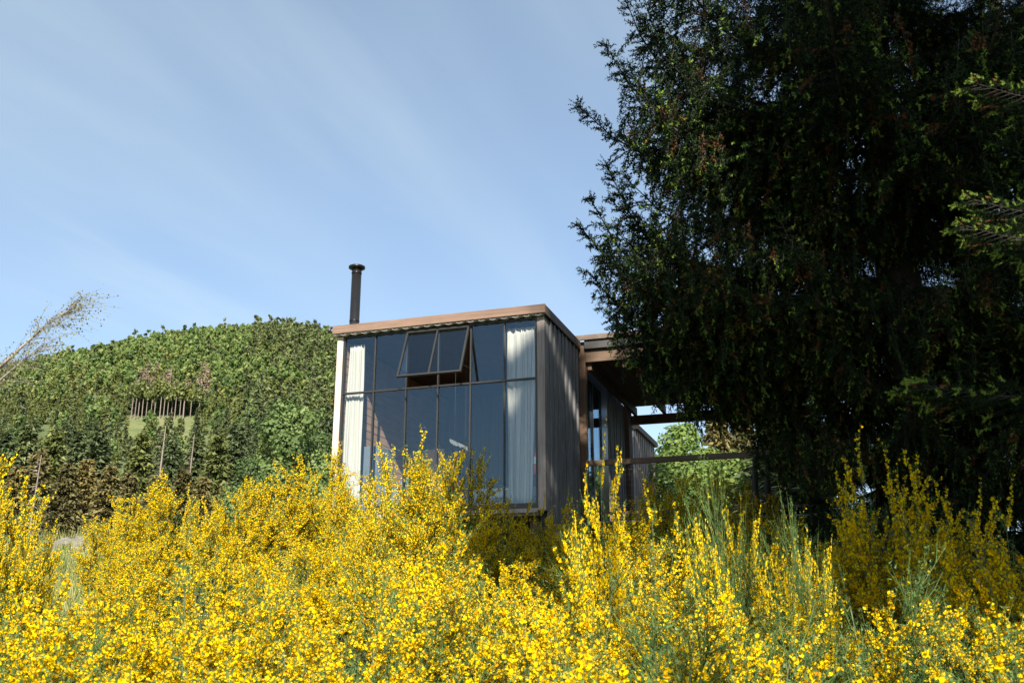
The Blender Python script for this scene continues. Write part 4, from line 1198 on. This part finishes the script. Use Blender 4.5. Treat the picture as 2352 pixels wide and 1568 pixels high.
for key, arg in {'full': dict(bloom=0.95, n_main=34, per=17), 'full2': dict(bloom=0.9, n_main=30, per=17), 'full3': dict(bloom=0.82, n_main=34, per=16, H=2.0, R=1.15),
                 'half': dict(bloom=0.5, fsize=0.026, n_main=32, per=16, whisk=1.15), 'half2': dict(bloom=0.36, fsize=0.027, n_main=32, per=15, whisk=1.25), 'green': dict(bloom=0.12, fsize=0.026, n_main=36, per=18, whisk=1.3),
                 'slim': dict(bloom=0.95, R=0.46, n_main=20, per=17), 'slim2': dict(bloom=0.9, R=0.55, n_main=22, per=17), 'slimhalf': dict(bloom=0.5, R=0.5, n_main=18, per=16, fsize=0.026, whisk=1.1)}.items():
    s_, f_, n, top_ = broom_meshes(200 + len(BROOM), **arg)
    BROOM[key] = (s_, f_, top_); tot += n
print('FLOWERS', tot)
rb = random.Random(23)
N_BROOM = [0]
def broom(px, py, y, key, label, group='yellow flowering broom on the bank', wide=1.0, cap=None):
    p = at(px, py, y); z0 = gz(p.x, p.y)
    st, fl, top_ = BROOM[key]
    h = max(0.55, p.z - z0)
    root = empty('broom_bush', (p.x, p.y, z0 - 0.03), rb.uniform(0, 6.28))
    sz = h / top_
    sxy = max(0.62, min(1.15, sz)) * wide * rb.uniform(0.92, 1.1)
    root.scale = (sxy, sxy, sz)
    tag(root, label, 'bush', group)
    a_ = add_obj('stems', st, root); a_['kind'] = 'stuff'
    b_ = add_obj('blossom', fl, root); b_['kind'] = 'stuff'
    N_BROOM[0] += 1
    return root
# bushes whose outlines the photograph shows
for (px, py, y, key, lb, wd) in (
    (-30, 1062, 8.0, 'full', 'tall yellow broom cut by the left edge of the frame', 0.7),
    (38, 1160, 7.6, 'full3', 'yellow broom at the left, sloping down to the grassy gap', 0.65),
    (84, 1235, 7.8, 'full2', 'small yellow broom on the left rim of the grassy gap', 0.5),
    (245, 1195, 11.8, 'full2', 'yellow broom on the right rim of the grassy gap', 0.9),
    (310, 1150, 12.4, 'full', 'yellow broom below the reddest brown conifer', 1.0),
    (385, 1120, 12.2, 'full3', 'yellow broom peak below the pale dead trunks', 1.0),
    (470, 1160, 11.6, 'half', 'greener broom in the dip left of the birches', 1.0),
    (560, 1120, 12.0, 'full2', 'yellow broom in front of the lower birch', 1.0),
    (650, 1090, 12.2, 'full', 'yellow broom in front of the tall birch', 1.0),
    (742, 1058, 12.4, 'full2', 'tall yellow broom at the foot of the pale corner post', 0.9),
    (815, 1115, 11.4, 'full', 'yellow broom under the left curtain', 0.9),
    (880, 1150, 11.0, 'half', 'loose broom before the plywood chair', 0.8),
    (935, 1066, 9.6, 'full2', 'left half of the broom peak before the middle panes', 0.8),
    (1000, 1050, 9.4, 'full', 'highest yellow broom before the middle of the glass front', 0.9),
    (1062, 1068, 9.6, 'full3', 'yellow broom right of the highest one', 0.75),
    (1135, 1170, 11.5, 'half', 'shaded broom below the low bed', 0.9),
    (1215, 1172, 11.8, 'half', 'shaded broom below the right curtain', 0.9),
    (1290, 1165, 12.0, 'half', 'shaded broom at the foot of the grey corner post', 0.9),
    (1388, 1095, 6.0, 'half2', 'tall loose sprig of broom with large flowers before the porch post', 0.4),
    (1470, 1190, 6.6, 'half', 'loose broom before the porch wall', 0.8),
    (1520, 1115, 13.2, 'full2', 'shaded broom behind the railing left end', 1.1),
    (1600, 1100, 13.4, 'full', 'shaded broom in the middle of the porch', 1.1),
    (1680, 1105, 13.0, 'full3', 'shaded broom beside the slim trunks', 1.1),
    (1755, 1150, 12.6, 'full2', 'shaded broom under the great spruce', 1.0),
    (1660, 1185, 6.0, 'green', 'bare green broom sprig standing up in the shade', 0.3),
    (1830, 1250, 6.0, 'green', 'second bare green broom sprig in the shade', 0.3),
    (1900, 1240, 7.4, 'half', 'shaded broom left of the tall right hand one', 0.9),
    (1985, 1125, 7.2, 'half', 'tall broom standing against the dark spruce', 0.8),
    (2050, 1085, 7.0, 'half2', 'tallest broom against the dark spruce', 0.75),
    (2140, 1155, 6.8, 'half', 'broom falling away right of the tallest one against the spruce', 0.8),
    (2230, 1200, 6.2, 'half2', 'greenish broom near the right edge', 0.8),
    (2330, 1190, 6.2, 'half2', 'loose broom cut by the right edge of the frame', 0.9)):
    broom(px, py, y, {'full': 'slim', 'full2': 'slim2', 'full3': 'slim2', 'half': 'slimhalf', 'half2': 'slimhalf'}.get(key, key), lb, wide=wd)
# the rest of the thicket, row by row down the bank
LB = {'full': 'densely flowering yellow broom in the thicket on the bank', 'half': 'half green broom in the thicket on the bank', 'green': 'mostly green broom at the bottom right of the thicket'}
rows = [(10.4, 1205), (9.0, 1235), (7.7, 1265), (6.6, 1300), (5.6, 1345), (4.8, 1400), (4.0, 1465), (3.3, 1530)]
for (y, top) in rows:
    step = 0.98 if y > 5 else 0.84
    x = -0.70 * y - 0.8
    while x < 0.62 * y + 0.9:
        xx = x + rb.uniform(-0.2, 0.2); yy = y + rb.uniform(-0.35, 0.35)
        px = 1176 + FPX * xx / (yy * 1.045)
        x += step
        py = top + rb.uniform(-38, 62)
        if yy < 8 and rb.random() < 0.10: continue
        if px < 700: py += 12
        if 30 < px < 300 and yy > 6.7: continue              # keep the grassy gap open
        if 30 < px < 300: py = max(py, 1350)
        if yy < 3.6 and px < 1300: continue
        if px > 1480 and yy > 6.0: py += 40
        u = rb.random()
        if px > 2000 and yy < 5: key = 'green' if u < 0.45 else 'half2'
        elif px > 1350: key = 'half' if u < 0.42 else ('half2' if u < 0.80 else ('green' if u < 0.9 else 'full3'))
        elif yy < 5.9: key = 'half' if u < 0.46 else ('half2' if u < 0.76 else ('green' if u < 0.84 else 'full2'))
        else: key = ('full', 'full2', 'full3')[rb.randrange(3)] if u < 0.70 else ('half' if u < 0.9 else 'half2')
        if px < 620 and yy > 5.4: key = 'slim' if u < 0.7 else 'slimhalf'
        kk_ = 'full' if (key.startswith('full') or key in ('slim', 'slim2')) else 'half' if key.startswith('slim') else 'full' if key.startswith('full') else ('half' if key.startswith('half') else 'green')
        col = 'left of the cabin' if px < 740 else ('below the cabin' if px < 1300 else ('below the porch' if px < 1780 else 'below the dark spruce'))
        rw_ = 'at the bottom edge' if yy < 4.6 else ('halfway down the bank' if yy < 7.2 else 'high on the bank')
        broom(px, py, yy, key, f"{dict(full='densely flowering yellow', half='half green yellow flecked', green='mostly green')[kk_]} broom {rw_} {col}", group={'full': 'flowering broom of the thicket', 'half': 'half green broom of the thicket', 'green': 'green broom of the thicket'}[kk_])
print('BROOM', N_BROOM[0])

# ================================================================== GRASSY GAP AND EARTH MOUND
def grass_patch():
    r = np.random.default_rng(9)
    n = 15000
    x = r.uniform(-11, -4.2, n); y = r.uniform(10.5, 18.5, n)
    keep = np.abs(x / y + 0.437) < 0.075
    x, y = x[keep], y[keep]; n = len(x)
    z = ground_z(x, y)
    h = r.uniform(0.18, 0.55, n)
    lean = r.normal(0, 0.22, (n, 2))
    w = 0.006
    a = r.uniform(0, 6.28, n)
    bx = np.stack([np.cos(a) * w, np.sin(a) * w, np.zeros(n)], 1)
    p0 = np.stack([x, y, z - 0.02], 1); p1 = p0 + np.stack([lean[:, 0] * h * 0.4, lean[:, 1] * h * 0.4, h * 0.6], 1); p2 = p0 + np.stack([lean[:, 0] * h, lean[:, 1] * h, h], 1)
    V = np.stack([p0 - bx, p0 + bx, p1 - bx * 0.8, p1 + bx * 0.8, p2], 1).reshape(-1, 3)
    F = (np.array([[0, 1, 3], [0, 3, 2], [2, 3, 4]])[None] + (np.arange(n) * 5)[:, None, None]).reshape(-1, 3)
    me = tri_mesh('grass', V, F, [M['grass']], None, np.repeat(r.uniform(0, 1, n), 3))
    tag(add_obj('grass', me), 'pale tall grass in the gap in the broom', 'grass', kind='stuff')
grass_patch()
def mound():
    r = random.Random(4)
    p = at(172, 1240, 17.2); z0 = gz(p.x, p.y)
    V, F = [], []
    nr, na = 9, 28
    top = at(172, 1234, 17.2).z - z0
    for i in range(nr + 1):
        t = i / nr
        for j in range(na):
            a = 2 * math.pi * j / na
            rr_ = 0.75 * (1 - t) ** 0.75 * (1 + 0.14 * math.sin(3 * a + 1) + 0.09 * math.sin(7 * a + 2 * t))
            V.append((rr_ * math.cos(a) * 1.1, rr_ * math.sin(a) * 0.8, -0.15 + (top + 0.15) * (1 - (1 - t) ** 1.5) + r.uniform(-0.035, 0.035)))
    for i in range(nr):
        for j in range(na):
            F.append((i * na + j, i * na + (j + 1) % na, (i + 1) * na + (j + 1) % na, (i + 1) * na + j))
    me = bpy.data.meshes.new('earth_mound'); me.from_pydata(V, [], F); me.materials.append(M['earth']); me.update()
    o_ = add_obj('earth_mound', me, None, (p.x, p.y, z0))
    tag(o_, 'low grey mound of dry earth in the grassy gap', 'mound')
    for k, (dx, dy, s_) in enumerate(((-0.2, -0.5, 0.07), (0.1, -0.55, 0.09), (0.3, -0.45, 0.06))):
        mb = MB(); rr2 = random.Random(k)
        import itertools
        vv = []
        for i in range(5):
            th = math.pi * i / 4
            for j in range(7):
                a = 2 * math.pi * j / 7; q = s_ * rr2.uniform(0.75, 1.1)
                vv.append((q * math.sin(th) * math.cos(a), q * math.sin(th) * math.sin(a), q * 0.7 * math.cos(th)))
        mb.v = vv
        mb.f = [(i * 7 + j, (i + 1) * 7 + j, (i + 1) * 7 + (j + 1) % 7, i * 7 + (j + 1) % 7) for i in range(4) for j in range(7)]
        q = mb.build('stone', M['earth'], None, loc=(p.x + dx, p.y + dy, z0 + top * 0.55))
        tag(q, ['left stone on the earth mound', 'largest stone on the earth mound', 'right stone on the earth mound'][k], 'stone', 'stones on the earth mound')
mound()
